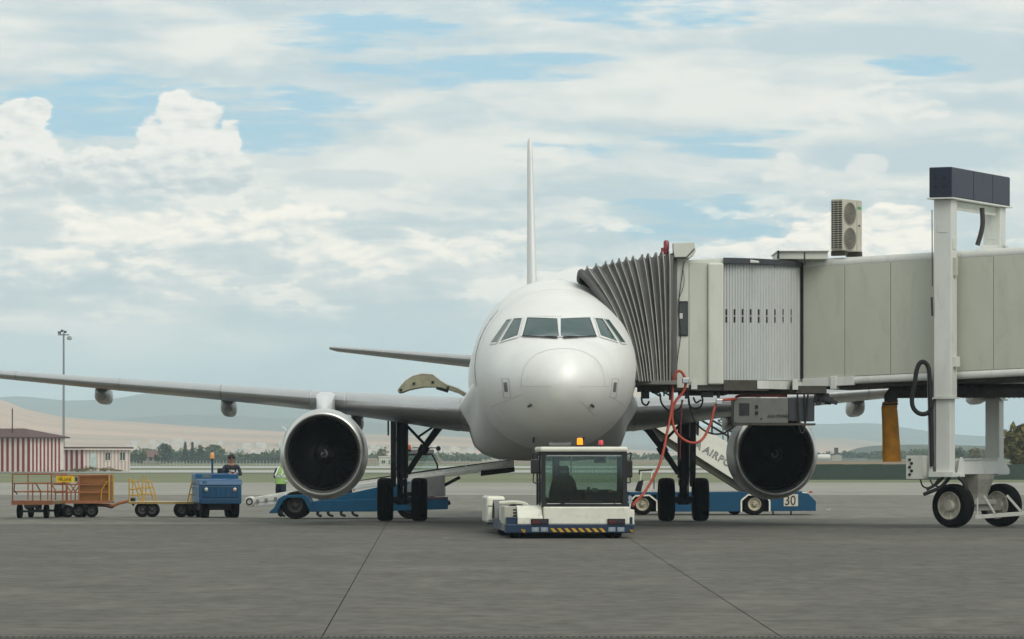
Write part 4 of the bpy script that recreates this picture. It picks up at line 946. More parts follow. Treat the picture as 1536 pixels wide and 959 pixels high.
# ------------------------------------------------------------------ wheels used by the small vehicles
def road_wheel(parent, c, r, w, rim, axis='y', rot=0.0, world=False, name='wheel', face=-1, rimr=.56, hub=True):
    """wheel with its axle along local axis (rotated by rot round z); returns the tyre"""
    R_ = Matrix.Rotation(rot, 4, 'Z'); h = w/2; ri = r*rimr
    tp = [(ri, -h*.85), (r*.80, -h), (r*.93, -h*.93), (r*.99, -h*.62), (r, -h*.25), (r*.985, -h*.2), (r*.985, -h*.1), (r, -h*.05), (r, h*.05), (r*.985, h*.1), (r*.985, h*.2), (r, h*.25), (r*.99, h*.62), (r*.93, h*.93), (r*.80, h), (ri, h*.85)]
    t = MB().lathe(tp, c, axis, 40, M=R_).build(name, M_tyre, parent, world=world, smooth=40)
    pr = [(ri*1.01, h*.86), (ri*.93, h*.90), (ri*.84, h*.5), (ri*.55, h*.35), (ri*.45, h*.62), (ri*.28, h*.75), (ri*.2, h*1.0), (.001, h*1.02)]
    b = MB(); b.lathe([(a, -z) for a, z in pr], c, axis, 28, M=R_); b.lathe(pr, c, axis, 28, M=R_); b.build('rim', rim, t, world=world, smooth=35)
    if hub:
        for k in range(6):
            a = 2*pi*k/6; v = Vector((ri*.36*cos(a), 0, ri*.36*sin(a))) if axis == 'y' else Vector((0, ri*.36*cos(a), ri*.36*sin(a)))
            n = Vector((0, face*h*.72, 0)) if axis == 'y' else Vector((face*h*.72, 0, 0))
            p = Vector(c)+R_ @ v; q = R_ @ n
            MB().bar(p+q*.8, p+q*1.12, ri*.13).build('wheel_nut', M_dark, t, world=world)
    return t
M_rimc = mat('rim cream', (188, 180, 158), .5, dirt=.6, dirt_rgb=(120, 98, 70), scale=6)
M_rimd = mat('rim dark', (60, 60, 58), .6, dirt=.4)
M_tugw = mat('tug white', (220, 219, 204), .36, var=.07, dirt=.36, dirt_rgb=(150, 144, 126), coat=.2, scale=2.5)
M_tugb = mat('tug blue', (6, 40, 68), .4, var=.1, dirt=.25, dirt_rgb=(40, 50, 60))
M_tugk = mat('cab frame black', (24, 25, 26), .45, var=.1)
M_haz  = mat('hazard yellow', (186, 148, 44), .5, dirt=.25)
M_hazk = mat('hazard black', (28, 28, 28), .6)
G_wind = glass('tinted screen', (.64, .74, .70), 1.3)
G_side = glass('side screen', (.80, .86, .84), 1.0)
# ------------------------------------------------------------------ tow tractor (local: front faces -y, x to the right)
tug = thing('tow_tractor', 'white and blue tow tractor with a dark glass cab and lit orange beacon', 'tow tractor', (1.225, 88.2, 0), radians(3.2))
X = lambda px: (px-855)/71.0
Z = lambda py: EYE+(HOR-py)/71.0
def tb(nm, px0, px1, py0, py1, y0, y1, m, par=tug, bev=.015): return MB().box((X(px0), y0, Z(py1)), (X(px1), y1, Z(py0))).build(nm, m, par, bevel=bev)
chs = tb('chassis', 760, 950, 776, 799, .12, 7.2, M_tugb)
tb('bumper', 758, 952, 786.5, 800, 0, .3, M_tugb, chs, .02)
tb('front_panel', 815.5, 945, 760.5, 787, .03, .5, M_tugw, bev=.025)
# left fender block with a sloping bonnet
MB().prism([(.02, Z(787)), (.02, Z(776)), (.42, Z(759)), (1.9, Z(759)), (1.9, Z(787))], X(776.5), X(814.5), 'yz').build('fender', M_tugw, tug, bevel=.02)
tb('fender_side', 757.5, 776, 760, 787, .35, 1.9, mat('panel warm grey', (176, 174, 160), .5, dirt=.4), bev=.015)
for z in (764, 768.5, 773): tb('vent', 771, 775.5, z, z+2.4, .342, .36, M_black, bev=0)
tb('step', 757, 776, 787, 797, .2, 1.2, mat('step grey', (120, 116, 108), .6, dirt=.5), bev=.01)
tb('right_skirt', 945.5, 953.5, 765, 790, .25, 2.2, M_tugw, bev=.015)
tb('right_block', 938, 946, 762, 789, .15, 1.5, M_tugw, bev=.02)
# lamps
for a, c in ((796.5, 823), (911.5, 938)):
    h = tb('lamp_recess', a, c, 778.5, 788, -.012, .05, M_black, bev=.004)
    tb('tail_lamp', a+2, a+13, 781, 785.5, -.02, .0, mat('lamp dark red', (84, 26, 28), .25), h, .003); tb('tail_lamp', a+14, c-2, 781, 785.5, -.02, .0, mat('lamp smoked', (48, 34, 50), .25), h, .003)
    for k in (0, 1): 
        l = tb('headlight', a+1+k*13.5, a+12+k*13.5, 791.5, 798, -.015, .02, mat('lamp glass grey', (132, 146, 158), .15, .2), bev=.006)
        tb('lamp_reflector', a+4+k*13.5, a+9+k*13.5, 793, 796.5, -.02, -.012, M_chrome, l, 0)
def stripes(x0, x1, z0, z1, y, n):
    st = MB().box((x0, y-.004, z0), (x1, y+.02, z1)).build('hazard_strip', M_hazk, tug)
    w = (x1-x0)/n; sl = (z1-z0)*.9
    for i in range(n):
        a = x0+w*i; c_ = min(a+w*.52, x1); L = [(a, z1), (c_, z1), (min(c_+sl, x1), z0), (min(a+sl, x1), z0)]
        MB().prism(L, y-.008, y-.003, 'xz').build('hazard_stripe', M_haz, st)
stripes(X(825), X(909), Z(798.5), Z(792.5), 0.0, 8); stripes(X(781), X(789), Z(799), Z(794), 0.0, 2); stripes(X(944.5), X(952), Z(799), Z(794.5), 0.0, 2)
# cab
CX0, CX1, CY0, CY1 = X(813), X(942.5), .22, 2.0
roof = MB().box((CX0-.03, CY0-.06, Z(678)), (CX1+.01, CY1+.05, Z(670.3))).build('cab_roof', M_tugw, tug, bevel=.04)
for x0, x1, y0, y1 in ((CX0, CX0+.09, CY0, CY0+.08), (CX1-.10, CX1, CY0, CY0+.08), (CX0, CX0+.08, CY1-.08, CY1), (CX1-.08, CX1, CY1-.08, CY1), (CX0, CX0+.05, 1.05, 1.12), (CX1-.05, CX1, 1.05, 1.12)):
    MB().box((x0, y0, Z(761)), (x1, y1, Z(678))).build('cab_pillar', M_tugk, tug, bevel=.012)
for y in (CY0, CY1-.07):
    MB().box((CX0+.09, y, Z(682.5)), (CX1-.10, y+.07, Z(678))).build('cab_header', M_tugk, tug); MB().box((CX0+.09, y, Z(761)), (CX1-.10, y+.07, Z(757))).build('cab_sill', M_tugk, tug)
ws = MB().box((CX0+.085, CY0+.022, Z(757.5)), (CX1-.095, CY0+.032, Z(682))).build('windscreen', G_wind, tug)
MB().box((CX0+.12, CY0+.016, Z(684.3)), (CX1-.13, CY0+.021, Z(683.3))).build('screen_trim', M_steel, ws); MB().box((CX0+.12, CY0+.016, Z(756.2)), (CX1-.13, CY0+.021, Z(755.4))).build('screen_trim', M_steel, ws)
MB().box((CX0+.085, CY1-.05, Z(757)), (CX1-.085, CY1-.04, Z(682))).build('rear_screen', G_side, tug)
for x in (CX0+.02, CX1-.03):
    MB().box((x, CY0+.09, Z(757)), (x+.01, 1.04, Z(680))).build('side_screen', G_side, tug); MB().box((x, 1.13, Z(757)), (x+.01, CY1-.09, Z(680))).build('side_screen', G_side, tug)
tb('cab_body', 815, 942, 757.5, 780, .5, 2.0, M_tugw)
b = MB(); b.bar((X(834), CY0-.03, Z(758)), (X(872), CY0-.03, Z(750)), .03, .02); b.bar((X(858), CY0-.03, Z(751.5)), (X(905), CY0-.02, Z(752.5)), .035, .02); b.build('windscreen_wiper', M_black, tug)
b = MB(); b.bar((X(931), CY0-.02, Z(722)), (X(923), CY0-.02, Z(757)), .02, .02); b.build('windscreen_wiper', M_black, tug)
# cab interior
seat = MB(); sx0 = X(851)
seat.loft([[(sx0+w*cx_, y+t*cy_, z) for cx_, cy_ in ((-1, -.5), (1, -.5), (1, .5), (-1, .5))] for z, w, y, t in ((.62, .30, 1.15, .14), (.95, .31, 1.18, .14), (1.20, .25, 1.22, .13), (1.33, .17, 1.25, .10), (1.335, .13, 1.25, .10), (1.36, .13, 1.25, .09), (1.50, .12, 1.27, .09), (1.53, .09, 1.27, .08))], True, True)
seat = seat.build('seat', mat('seat charcoal', (40, 46, 48), .8), tug, smooth=50)
MB().box((sx0-.28, .72, .56), (sx0+.28, 1.2, .70)).build('seat_cushion', MATS['seat charcoal'], seat, bevel=.04)
MB().box((sx0-.075, 1.195, 1.385), (sx0+.08, 1.20, 1.43)).build('headrest_gap', mat('pale cover', (120, 130, 122), .7), seat)
MB().box((CX0+.1, .45, .68), (CX1-.1, .8, .80)).build('dashboard', mat('dash grey', (46, 52, 53), .7), tug, bevel=.03)
MB().box((X(885), .9, .60), (CX1-.12, 1.9, 1.0)).build('console', MATS['dash grey'], tug, bevel=.03)
MB().box((X(846), 1.95-.1, .75), (CX1-.2, 1.93, 1.02)).build('console', MATS['dash grey'], tug, bevel=.02)
st = MB().lathe([(.17, -.014), (.185, 0), (.17, .014), (.155, 0), (.17, -.014)], (0, 0, 0), 'z', 28).build('steering_wheel', M_black, tug, smooth=50); st.location = (sx0+.05, .66, 1.0); st.rotation_euler = (radians(-55), 0, 0)
MB().bar((-.16, 0, 0), (.16, 0, 0), .03).bar((0, 0, -.3), (0, 0, 0), .05).build('steering_column', M_black, st)
for q, nm, m_ in (((893, 733, 901, 739), 'switch_panel', mat('panel pale', (126, 140, 142), .5)), ((917, 736, 923, 739), 'warning_light', mat('amber', (196, 140, 40), .4)), ((885, 731, 890, 735), 'switch_panel', None)):
    MB().box((X(q[0]), .84, Z(q[3])), (X(q[2]), .88, Z(q[1]))).build(nm, m_ or MATS['panel pale'], tug)
MB().box((X(893), .34, Z(695)), (X(911), .36, Z(685))).build('document_holder', mat('sheet grey', (150, 160, 156), .6), tug)
MB().box((X(896), .335, Z(693)), (X(909), .339, Z(687))).build('document_print', M_dark, tug)
MB().bar((X(838), .6, 1.9), (X(850), .6, 1.72), .03).bar((X(836), .6, 1.9), (X(864), .6, 1.86), .03).bar((X(862), .6, 1.88), (X(857), .6, 1.68), .025).build('roof_bracket', M_dark, tug)
# mirrors
for s_, a, c_, t_, u_ in ((-1, 797.5, 811.5, 688.5, 711), (1, 940, 951, 690, 717)):
    mi = MB().box((X(a), .28, Z(u_)), (X(c_), .42, Z(t_))).build('mirror', M_tugk, tug, bevel=.03)
    xe = CX0 if s_ < 0 else CX1; xm = X(a)+.06 if s_ < 0 else X(c_)-.05
    MB().tube([(xe, .3, Z(682)), (xm+.02*s_, .3, Z(680)), (xm, .32, Z(t_+1))], .016, 8, smooth=4).tube([(xe, .3, Z(724)), (xm, .3, Z(724)), (xm, .32, Z(u_))], .014, 8, smooth=4).build('mirror_arm', M_tugk, mi)
for z in (747, 753): MB().lathe([(.045, -.02), (.05, 0), (.045, .02), (.002, .02)], (CX1+.07, .3, Z(z)), 'y', 16).build('side_lamp', M_chrome, tug)
# beacons
bc = MB().lathe([(.075, 0), (.08, .035), (.06, .04)], (X(874.5), .9, Z(670)), 'z', 24).build('beacon', M_black, tug)
MB().lathe([(.062, .03), (.064, .10), (.060, .17), (.035, .185), (.002, .187)], (X(874.5), .9, Z(670)), 'z', 24).build('beacon_lens', glow('beacon orange', (255, 138, 10), 1.1), bc, smooth=50)
rb = MB().lathe([(.065, 0), (.07, .03), (.05, .035)], (X(906.5), .9, Z(670)), 'z', 20).build('beacon', M_black, tug)
MB().lathe([(.052, .03), (.052, .12), (.03, .14), (.002, .142)], (X(906.5), .9, Z(670)), 'z', 20).build('beacon_lens', mat('lens red', (200, 40, 52), .2, coat=.4), rb, smooth=50)
# rear body: a horseshoe round the nose wheels
tb('rear_deck', 762, 948, 766, 778, 2.0, 6.6, M_tugw, bev=.03)
MB().box((-1.47, 5.9, .24), (-1.06, 8.0, .84)).build('rear_tower', M_tugw, tug, bevel=.05)
MB().box((-1.44, 5.86, .30), (-1.10, 5.90, .60)).build('tower_hatch', M_tugw, tug, bevel=.01); MB().box((-1.455, 5.85, .21), (-1.06, 7.9, .24)).build('tower_skirt', M_tugb, tug)
MB().box((-1.45, 5.87, .615), (-1.09, 5.895, .63)).build('tower_joint', M_dark, tug)
MB().box((1.06, 5.9, .24), (1.40, 8.0, .60)).build('rear_tower', M_tugw, tug, bevel=.05)
for s_ in (-1, 1): MB().box((s_*1.05-.2, 7.0, .2), (s_*1.05+.2, 12.4, .5)).build('cradle_arm', M_tugb, tug, bevel=.03)
# wheel arch hood on the left
b = MB(); rr = []
for k in range(13):
    a = pi*k/12; rr.append([(x_, 3.9-.62*cos(a), .36+.42*sin(a)) for x_ in (-1.42, -.96)]+[(x_, 3.9-.55*cos(a), .36+.36*sin(a)) for x_ in (-.96, -1.42)])
b.loft(rr, True, True); b.build('wheel_hood', mat('hood grey', (110, 110, 106), .5), tug, smooth=40)
MB().tube([(-1.33, 3.2, .72), (-1.0, 3.25, .74), (-.75, 3.3, .70), (-.68, 3.3, .62)], .035, 10, smooth=4).build('grab_rail', M_tugw, tug, smooth=60)
MB().box((-1.36, 2.35, .35), (-1.15, 2.6, .66)).build('battery_box', M_tugw, tug, bevel=.02)
for k in range(3): MB().box((-1.32, 2.335, .40+.08*k), (-1.20, 2.35, .44+.08*k)).build('box_label', M_dark, tug)
for x, y in ((-1.08, .95), (1.0, .95), (-1.15, 3.9), (1.1, 3.9)): road_wheel(tug, (x, y, .36), .36, .34, M_rimd, 'x', hub=False)
# ------------------------------------------------------------------ people
def person(name, label, joints, bones, cols, loc=(0, 0, 0), rz=0.0, group=None, hair=(38, 30, 26), face_dir=(0, -1, 0)):
    """one continuous skinned body. joints: name -> (x, y, z, radius); bones: (a, b, colour index); cols: list of materials"""
    names = list(joints); idx = {n: i for i, n in enumerate(names)}
    me = bpy.data.meshes.new(name+'_rig'); me.from_pydata([joints[n][:3] for n in names], [(idx[a], idx[b]) for a, b, _ in bones], [])
    o = bpy.data.objects.new(name+'_rig', me); COL.objects.link(o)
    sk = o.modifiers.new('skin', 'SKIN'); sk.use_smooth_shade = True
    su = o.modifiers.new('sub', 'SUBSURF'); su.levels = 1; su.render_levels = 1
    if not me.skin_vertices: 
        bm = bmesh.new(); bm.from_mesh(me); bm.verts.layers.skin.verify(); bm.to_mesh(me); bm.free()
    for i, n in enumerate(names):
        v = me.skin_vertices[0].data[i]; v.radius = (joints[n][3], joints[n][3]*(joints[n][4] if len(joints[n]) > 4 else 1)); v.use_root = (n == 'pelvis')
    dg = bpy.context.evaluated_depsgraph_get(); dg.update()
    bod = bpy.data.meshes.new_from_object(o.evaluated_get(dg)); bpy.data.objects.remove(o)
    bod.materials.clear()
    for m in cols: bod.materials.append(m)
    seg = [(Vector(joints[a][:3]), Vector(joints[b][:3]), c) for a, b, c in bones]
    for p in bod.polygons:
        best = None; c0 = p.center
        for a, b, c in seg:
            d = b-a; t = max(0, min(1, (c0-a).dot(d)/max(d.length_squared, 1e-9))); q = (c0-a-d*t).length
            if best is None or q < best[0]: best = (q, c)
        p.material_index = best[1]; p.use_smooth = True
    root = thing(name, label, 'person', loc, rz, group)
    body = bpy.data.objects.new('body', bod); COL.objects.link(body); body.parent = root
    hd = Vector(joints['head'][:3]); f = Vector(face_dir).normalized(); r = joints['head'][3]; sd = Vector((f.y, -f.x, 0))
    # face: nose, brow, mouth, ears, and hair cap
    b = MB(); b.tube([hd+f*r*.86+Vector((0, 0, r*.18)), hd+f*r*1.18-Vector((0, 0, r*.15))], [.010, .018], 6); b.build('nose', cols[0], root)
    for e in (-1, 1):
        b = MB(); c_ = hd+f*r*.90+sd*e*r*.38+Vector((0, 0, r*.12)); b.box(c_-Vector((.012, .012, .006)), c_+Vector((.012, .012, .006))); b.build('eye', M_black, root)
        b = MB(); c_ = hd+sd*e*r*.98; b.box(c_-Vector((.010, .018, .028)), c_+Vector((.010, .018, .028))); b.build('ear', cols[0], root, bevel=.006)
    b = MB(); c_ = hd+f*r*.92-Vector((0, 0, r*.5)); b.box(c_-Vector((.022, .01, .004)), c_+Vector((.022, .01, .004))); b.build('mouth', mat('lip', (140, 84, 74), .6), root)
    b = MB(); rings = []
    for i in range(6):
        a = pi*.06+i*pi*.5/5; rings.append([hd+Vector((0, 0, r*.16))+Vector((r*1.12*sin(a)*cos(k*pi/8), r*1.15*sin(a)*sin(k*pi/8), r*1.20*cos(a)))-f*r*.14 for k in range(16)])
    b.loft(rings, True, True); b.build('hair', mat('hair %d' % hair[0], hair, .8), root, smooth=60)
    return root, body
def hand(pfx, J, Bn, wrist, d, up, ci):
    """palm, four bent fingers and a thumb as tapering chains"""
    d = Vector(d).normalized(); up = Vector(up).normalized(); s_ = d.cross(up).normalized(); w = Vector(wrist)
    pal = w+d*.06; J[pfx+'palm'] = (*pal, .030)
    for i, (o_, L) in enumerate(((-.030, .060), (-.010, .072), (.010, .068), (.030, .052))):
        a = pal+d*.035+s_*o_; b_ = a+d*L*.5-up*.012; c_ = b_+d*L*.35-up*.030
        for n, p, r in (('a', a, .010), ('b', b_, .009), ('c', c_, .008)): J[f'{pfx}f{i}{n}'] = (*p, r)
        Bn += [(pfx+'palm', f'{pfx}f{i}a', ci), (f'{pfx}f{i}a', f'{pfx}f{i}b', ci), (f'{pfx}f{i}b', f'{pfx}f{i}c', ci)]
    a = w+d*.03-s_*.036; b_ = a+d*.035-s_*.022-up*.01
    J[pfx+'t0'] = (*a, .011); J[pfx+'t1'] = (*b_, .009); Bn += [(pfx+'palm', pfx+'t0', ci), (pfx+'t0', pfx+'t1', ci)]
M_skin = mat('skin', (176, 128, 100), .55, var=.06); M_over = mat('dark overalls', (38, 46, 62), .85, var=.15, scale=8); M_shoe = mat('black shoes', (22, 22, 23), .6); M_hiv = mat('hi vis lime', (146, 186, 108), .7, var=.08, scale=8); M_refl = mat('reflective tape', (214, 218, 214), .4); M_jean = mat('dark trousers', (34, 38, 48), .85, var=.2, scale=8); M_shirt = mat('patterned jersey', (50, 50, 56), .85, var=.5, scale=20); M_pale = mat('pale trim', (196, 196, 190), .8)
def standing(h=1.76, lean=0.0, arms='down', stride=.10, yaw_arm=0.0, y0=0.0):
    """joint table for a standing adult facing -y"""
    k = h/1.76; J = {}; B = []
    def j(n, x, y, z, r, q=1.0): J[n] = (x*k, y*k+y0, z*k, r*k, q)
    j('pelvis', 0, 0, .95, .150, .75); j('waist', 0, -.02*lean, 1.10, .140, .75); j('chest', 0, -.10*lean, 1.32, .165, .70); j('neckb', 0, -.16*lean, 1.47, .080); j('neck', 0, -.19*lean, 1.53, .056); j('head', 0, -.22*lean-.01, 1.645, .098, 1.12); j('crown', 0, -.23*lean, 1.72, .070)
    B += [('pelvis', 'waist', 1), ('waist', 'chest', 2), ('chest', 'neckb', 2), ('neckb', 'neck', 0), ('neck', 'head', 0), ('head', 'crown', 0)]
    for s_, n in ((-1, 'l'), (1, 'r')):
        j('sh'+n, .185*s_, -.10*lean, 1.42, .070); 
        if arms == 'down': j('el'+n, .235*s_, .02, 1.14, .048); j('wr'+n, .245*s_, -.10, .90, .032); dd = (0, -.25, -1)
        elif arms == 'work': j('el'+n, .27*s_, -.10, 1.17, .048); j('wr'+n, .17*s_, -.36, 1.16, .032); dd = (-.15*s_, -1, .05)
        else: j('el'+n, .26*s_, -.12, 1.18, .048); j('wr'+n, .12*s_, -.34, 1.25, .032); dd = (-.2*s_, -1, 0)
        B += [('chest', 'sh'+n, 2), ('sh'+n, 'el'+n, 3), ('el'+n, 'wr'+n, 3), ('wr'+n, n+'palm', 0)]
        hand(n, J, B, J['wr'+n][:3], dd, (0, 0, 1) if arms != 'down' else (s_, 0, 0), 0)
        j('hip'+n, .095*s_, 0, .90, .098); j('kn'+n, .10*s_, -.03-stride*s_*.4, .50, .066); j('an'+n, .105*s_, .02-stride*s_, .09, .046); j('toe'+n, .12*s_, -.15-stride*s_, .045, .040)
        B += [('pelvis', 'hip'+n, 1), ('hip'+n, 'kn'+n, 1), ('kn'+n, 'an'+n, 1), ('an'+n, 'toe'+n, 4)]
    return J, B
def vest(root, J, k=1.0, y0=0.0, lean=0.0):
    """sleeveless hi vis waistcoat with two reflective bands"""
    def ring(z, rx, ry, y): return [Vector((rx*cos(a), y+ry*sin(a), z)) for a in [2*pi*i/20 for i in range(20)]]
    L = [ring(.98*k, .185, .145, y0), ring(1.12*k, .18, .14, y0-.02*lean), ring(1.30*k, .20, .145, y0-.09*lean), ring(1.41*k, .19, .13, y0-.12*lean), ring(1.475*k, .11, .095, y0-.14*lean)]
    v = MB().loft(L, True, False).build('vest', M_hiv, root, smooth=60)
    for z in (1.07, 1.20): MB().loft([ring((z+dz)*k, .19+e, .149+e, y0-.04*lean) for dz, e in ((-.03, .0), (-.03, .006), (.03, .006), (.03, .0))], True, False).build('reflective_band', M_refl, v)
    for s_ in (-1, 1): MB().tube([Vector((s_*.10, y0+.14, 1.22*k)), Vector((s_*.10, y0+.13-.09*lean, 1.34*k)), Vector((s_*.09, y0+.05-.12*lean, 1.47*k)), Vector((s_*.09, y0-.13-.1*lean, 1.36*k)), Vector((s_*.10, y0-.15, 1.20*k))], .022, 6, smooth=4).build('reflective_band', M_refl, v)

# ------------------------------------------------------------------ blue baggage tractor, seen a little from its left
M_btb = mat('tractor blue', (3, 78, 118), .42, var=.1, dirt=.22, dirt_rgb=(20, 44, 80), scale=3)
M_btd = mat('tractor blue dull', (4, 62, 96), .5, var=.1)
btr = thing('baggage_tractor', 'boxy blue baggage tractor with an orange beacon on a pole, numbered 30', 'baggage tractor', (W(331, 777, 118).x, 118.0, 0), radians(10))
s_ = 118/FPX; bx = lambda px: (px-331)*s_; bz = lambda py: EYE+(HOR-py)*s_
MB().box((bx(298.5), .0, bz(756)), (bx(362.5), 2.1, bz(728))).build('body', M_btb, btr, bevel=.03)
MB().prism([(.0, bz(728)), (-.03, bz(728)), (.05, bz(720)), (.20, bz(718.5)), (.9, bz(718.5)), (.9, bz(728))], bx(298), bx(363), 'yz').build('bonnet', M_btb, btr, bevel=.02)
MB().box((bx(298), .9, bz(728)), (bx(363), 2.1, bz(710.5))).build('cowl', M_btb, btr, bevel=.03)
g = MB().box((bx(303), -.025, bz(747)), (bx(358), .01, bz(730))).build('grille', M_btd, btr, bevel=.01)
for k in range(6): MB().box((bx(309+k*8), -.045, bz(746)), (bx(311.5+k*8), -.02, bz(731))).build('grille_bar', M_btb, g)
MB().box((bx(301), -.05, bz(756)), (bx(360), .03, bz(748))).build('bumper', M_btd, btr, bevel=.015)
for px, m_ in ((309, mat('headlamp glass', (190, 196, 196), .12, .2)), (352, mat('headlamp warm', (196, 170, 158), .15, .2))):
    h = MB().lathe([(.065, .03), (.065, -.05), (.055, -.055)], (bx(px), 0, bz(734.5)), 'y', 20).build('headlight', M_black, btr); MB().lathe([(.056, -.052), (.03, -.065), (.001, -.068)], (bx(px), 0, bz(734.5)), 'y', 20).build('lens', m_, h, smooth=50)
text('number', '30', Vector((bx(303), -.004, bz(726.5))), .13, mat('number navy', (14, 40, 84), .6), btr, world=False)
for px in (309, 354):
    road_wheel(btr, (bx(px), .45, .33), .33, .25, M_rimc if px > 340 else M_rimd, 'x', hub=False); road_wheel(btr, (bx(px), 1.75, .33), .33, .25, M_rimd, 'x', hub=False)
MB().box((bx(302), .3, .22), (bx(360), 2.0, .42)).build('chassis', M_dark, btr)
pl = MB().tube([(bx(325), 1.2, bz(711)), (bx(325), 1.2, bz(687))], .030, 10).build('beacon_pole', M_btd, btr)
MB().lathe([(.07, 0), (.07, .03), (.055, .035), (.058, .14), (.04, .17), (.002, .175)], (bx(325), 1.2, bz(688)), 'z', 18).build('beacon_lens', mat('beacon amber pale', (228, 168, 96), .25), pl, smooth=50)
MB().prism([(bx(306), bz(717)), (bx(310), bz(712)), (bx(322), bz(712)), (bx(322), bz(717))], .895, .899, 'xz').build('data_plate', mat('plate dull', (90, 108, 110), .5), btr)
MB().lathe([(.15, -.01), (.165, 0), (.15, .01), (.14, 0), (.15, -.01)], (bx(346), 1.25, bz(707)), 'z', 24).build('steering_wheel', M_black, btr, smooth=50)
MB().box((bx(336), 1.75, bz(712)), (bx(357), 1.85, bz(703))).build('seat', M_black, btr, bevel=.03)
# driver, seated behind the wheel with both forearms on it
J, B = {}, []
def j(n, x, y, z, r, q=1.0): J[n] = (x, y, z, r, q)
j('pelvis', 0, .12, .0, .15, .75); j('waist', 0, .06, .16, .145, .75); j('chest', 0, -.02, .38, .165, .7); j('neckb', 0, -.05, .52, .08); j('neck', 0, -.07, .575, .056); j('head', 0, -.10, .685, .098, 1.12); j('crown', 0, -.10, .76, .07)
B += [('pelvis', 'waist', 1), ('waist', 'chest', 2), ('chest', 'neckb', 2), ('neckb', 'neck', 0), ('neck', 'head', 0), ('head', 'crown', 0)]
for sg, n in ((-1, 'l'), (1, 'r')):
    j('sh'+n, .19*sg, -.03, .47, .07); j('el'+n, .27*sg, -.14, .22, .05); j('wr'+n, .10*sg, -.36, .27, .033)
    B += [('chest', 'sh'+n, 2), ('sh'+n, 'el'+n, 3), ('el'+n, 'wr'+n, 3), ('wr'+n, n+'palm', 0)]; hand(n, J, B, J['wr'+n][:3], (-.6*sg, -1, -.1), (0, 0, 1), 0)
    j('hip'+n, .10*sg, .06, -.02, .10); j('kn'+n, .13*sg, -.40, .02, .07); j('an'+n, .12*sg, -.50, -.38, .048); j('toe'+n, .12*sg, -.66, -.42, .04)
    B += [('pelvis', 'hip'+n, 1), ('hip'+n, 'kn'+n, 1), ('kn'+n, 'an'+n, 1), ('an'+n, 'toe'+n, 4)]
dp = W(346.5, 722, 119.4)
drv, _ = person('person', 'driver in a dark jersey sitting at the wheel of the blue baggage tractor', J, B, [M_skin, M_jean, M_shirt, M_over, M_shoe], (dp.x, 119.45, W(0, 724, 119.45).z), radians(10))
MB().box((-.07, -.20, .30), (.08, -.17, .36)).build('shirt_print', M_pale, drv); MB().lathe([(.09, 0), (.002, -.01)], (-.02, -.26, .02), 'y', 16).build('shirt_badge', M_pale, drv)

# ------------------------------------------------------------------ baggage carts
M_rust = mat('cart orange', (158, 100, 66), .6, var=.15, dirt=.45, dirt_rgb=(110, 72, 52), scale=5)
M_yel  = mat('cart yellow', (188, 150, 58), .6, var=.15, dirt=.45, dirt_rgb=(120, 92, 50), scale=5)
M_deck = mat('cart deck', (150, 128, 98), .75, var=.15, dirt=.4)
def deck(root, L, w, z, m, mf):
    MB().box((-L/2, -w/2, z), (L/2, w/2, z+.07)).build('deck', m, root, bevel=.008); 
    for y in (-w/2-.02, w/2): MB().box((-L/2, y, z-.06), (L/2, y+.02, z+.05)).build('side_rail', mf, root)
def axle(root, x, w, r, rot=0.0, dual=False):
    c = Matrix.Translation((x, 0, 0)) @ Matrix.Rotation(rot, 4, 'Z')
    for sg in (-1, 1):
        road_wheel(root, c @ Vector((0, sg*w/2, r)), r, .17, M_rimd, 'y', rot=rot, hub=False)
    b = MB(); b.bar(c @ Vector((0, -w/2, r)), c @ Vector((0, w/2, r)), .07); b.bar(c @ Vector((-.2, -w/3, r+.12)), c @ Vector((-.2, w/3, r+.12)), .06); b.bar(c @ Vector((.2, -w/3, r+.12)), c @ Vector((.2, w/3, r+.12)), .06)
    for sg in (-1, 1): b.bar(c @ Vector((0, sg*w/3, r)), c @ Vector((0, sg*w/3, r+.25)), .07, .25)
    b.build('axle', M_dark, root)
def frame(root, segs, r, m, nm='frame_tube'):
    for a, c in segs: MB().tube([a, c], r, 8).build(nm, m, root)
# cart nearest the left edge: seen from its end, three open tiers of rails
q = W(48, 778, 117.3); d_ = 117.3; sc = d_/FPX
c1 = thing('baggage_cart', 'empty orange baggage cart with a tall open rail frame, leftmost of the row', 'baggage cart', (q.x, d_, 0), radians(-4), 'baggage carts in tow')
fx = lambda px: (px-48)*sc; fz = lambda py: EYE+(HOR-py)*sc
MB().box((fx(18), 0, fz(757)), (fx(78), 2.4, fz(751.5))).build('deck', M_deck, c1, bevel=.01)
MB().box((fx(17), -.03, fz(757.5)), (fx(79), .0, fz(751))).build('side_rail', M_rust, c1)
for y in (0, 2.35):
    for px in (18.5, 77.5): MB().tube([(fx(px), y, fz(756)), (fx(px), y, fz(710.5))], .021, 8).build('frame_post', M_rust, c1)
    MB().tube([(fx(49), y, fz(756)), (fx(49), y, fz(724))], .019, 8).build('frame_post', M_rust, c1)
    for py in (725.5, 738, 711.5): MB().tube([(fx(18.5), y, fz(py)), (fx(77.5), y, fz(py))], .017, 8).build('frame_rail', M_rust, c1)
    MB().tube([(fx(53), y, fz(724)), (fx(61), y, fz(737)), (fx(61), y, fz(753))], .022, 8).build('frame_brace', M_rust, c1)
for px in (18.5, 77.5):
    for py in (725.5, 738, 711.5): MB().tube([(fx(px), 0, fz(py)), (fx(px), 2.35, fz(py))], .017, 8).build('frame_rail', M_rust, c1)
MB().tube([(fx(22), -.02, fz(726)), (fx(21), -.03, fz(735)), (fx(26), -.03, fz(742))], .015, 6).build('latch_cord', M_dark, c1)
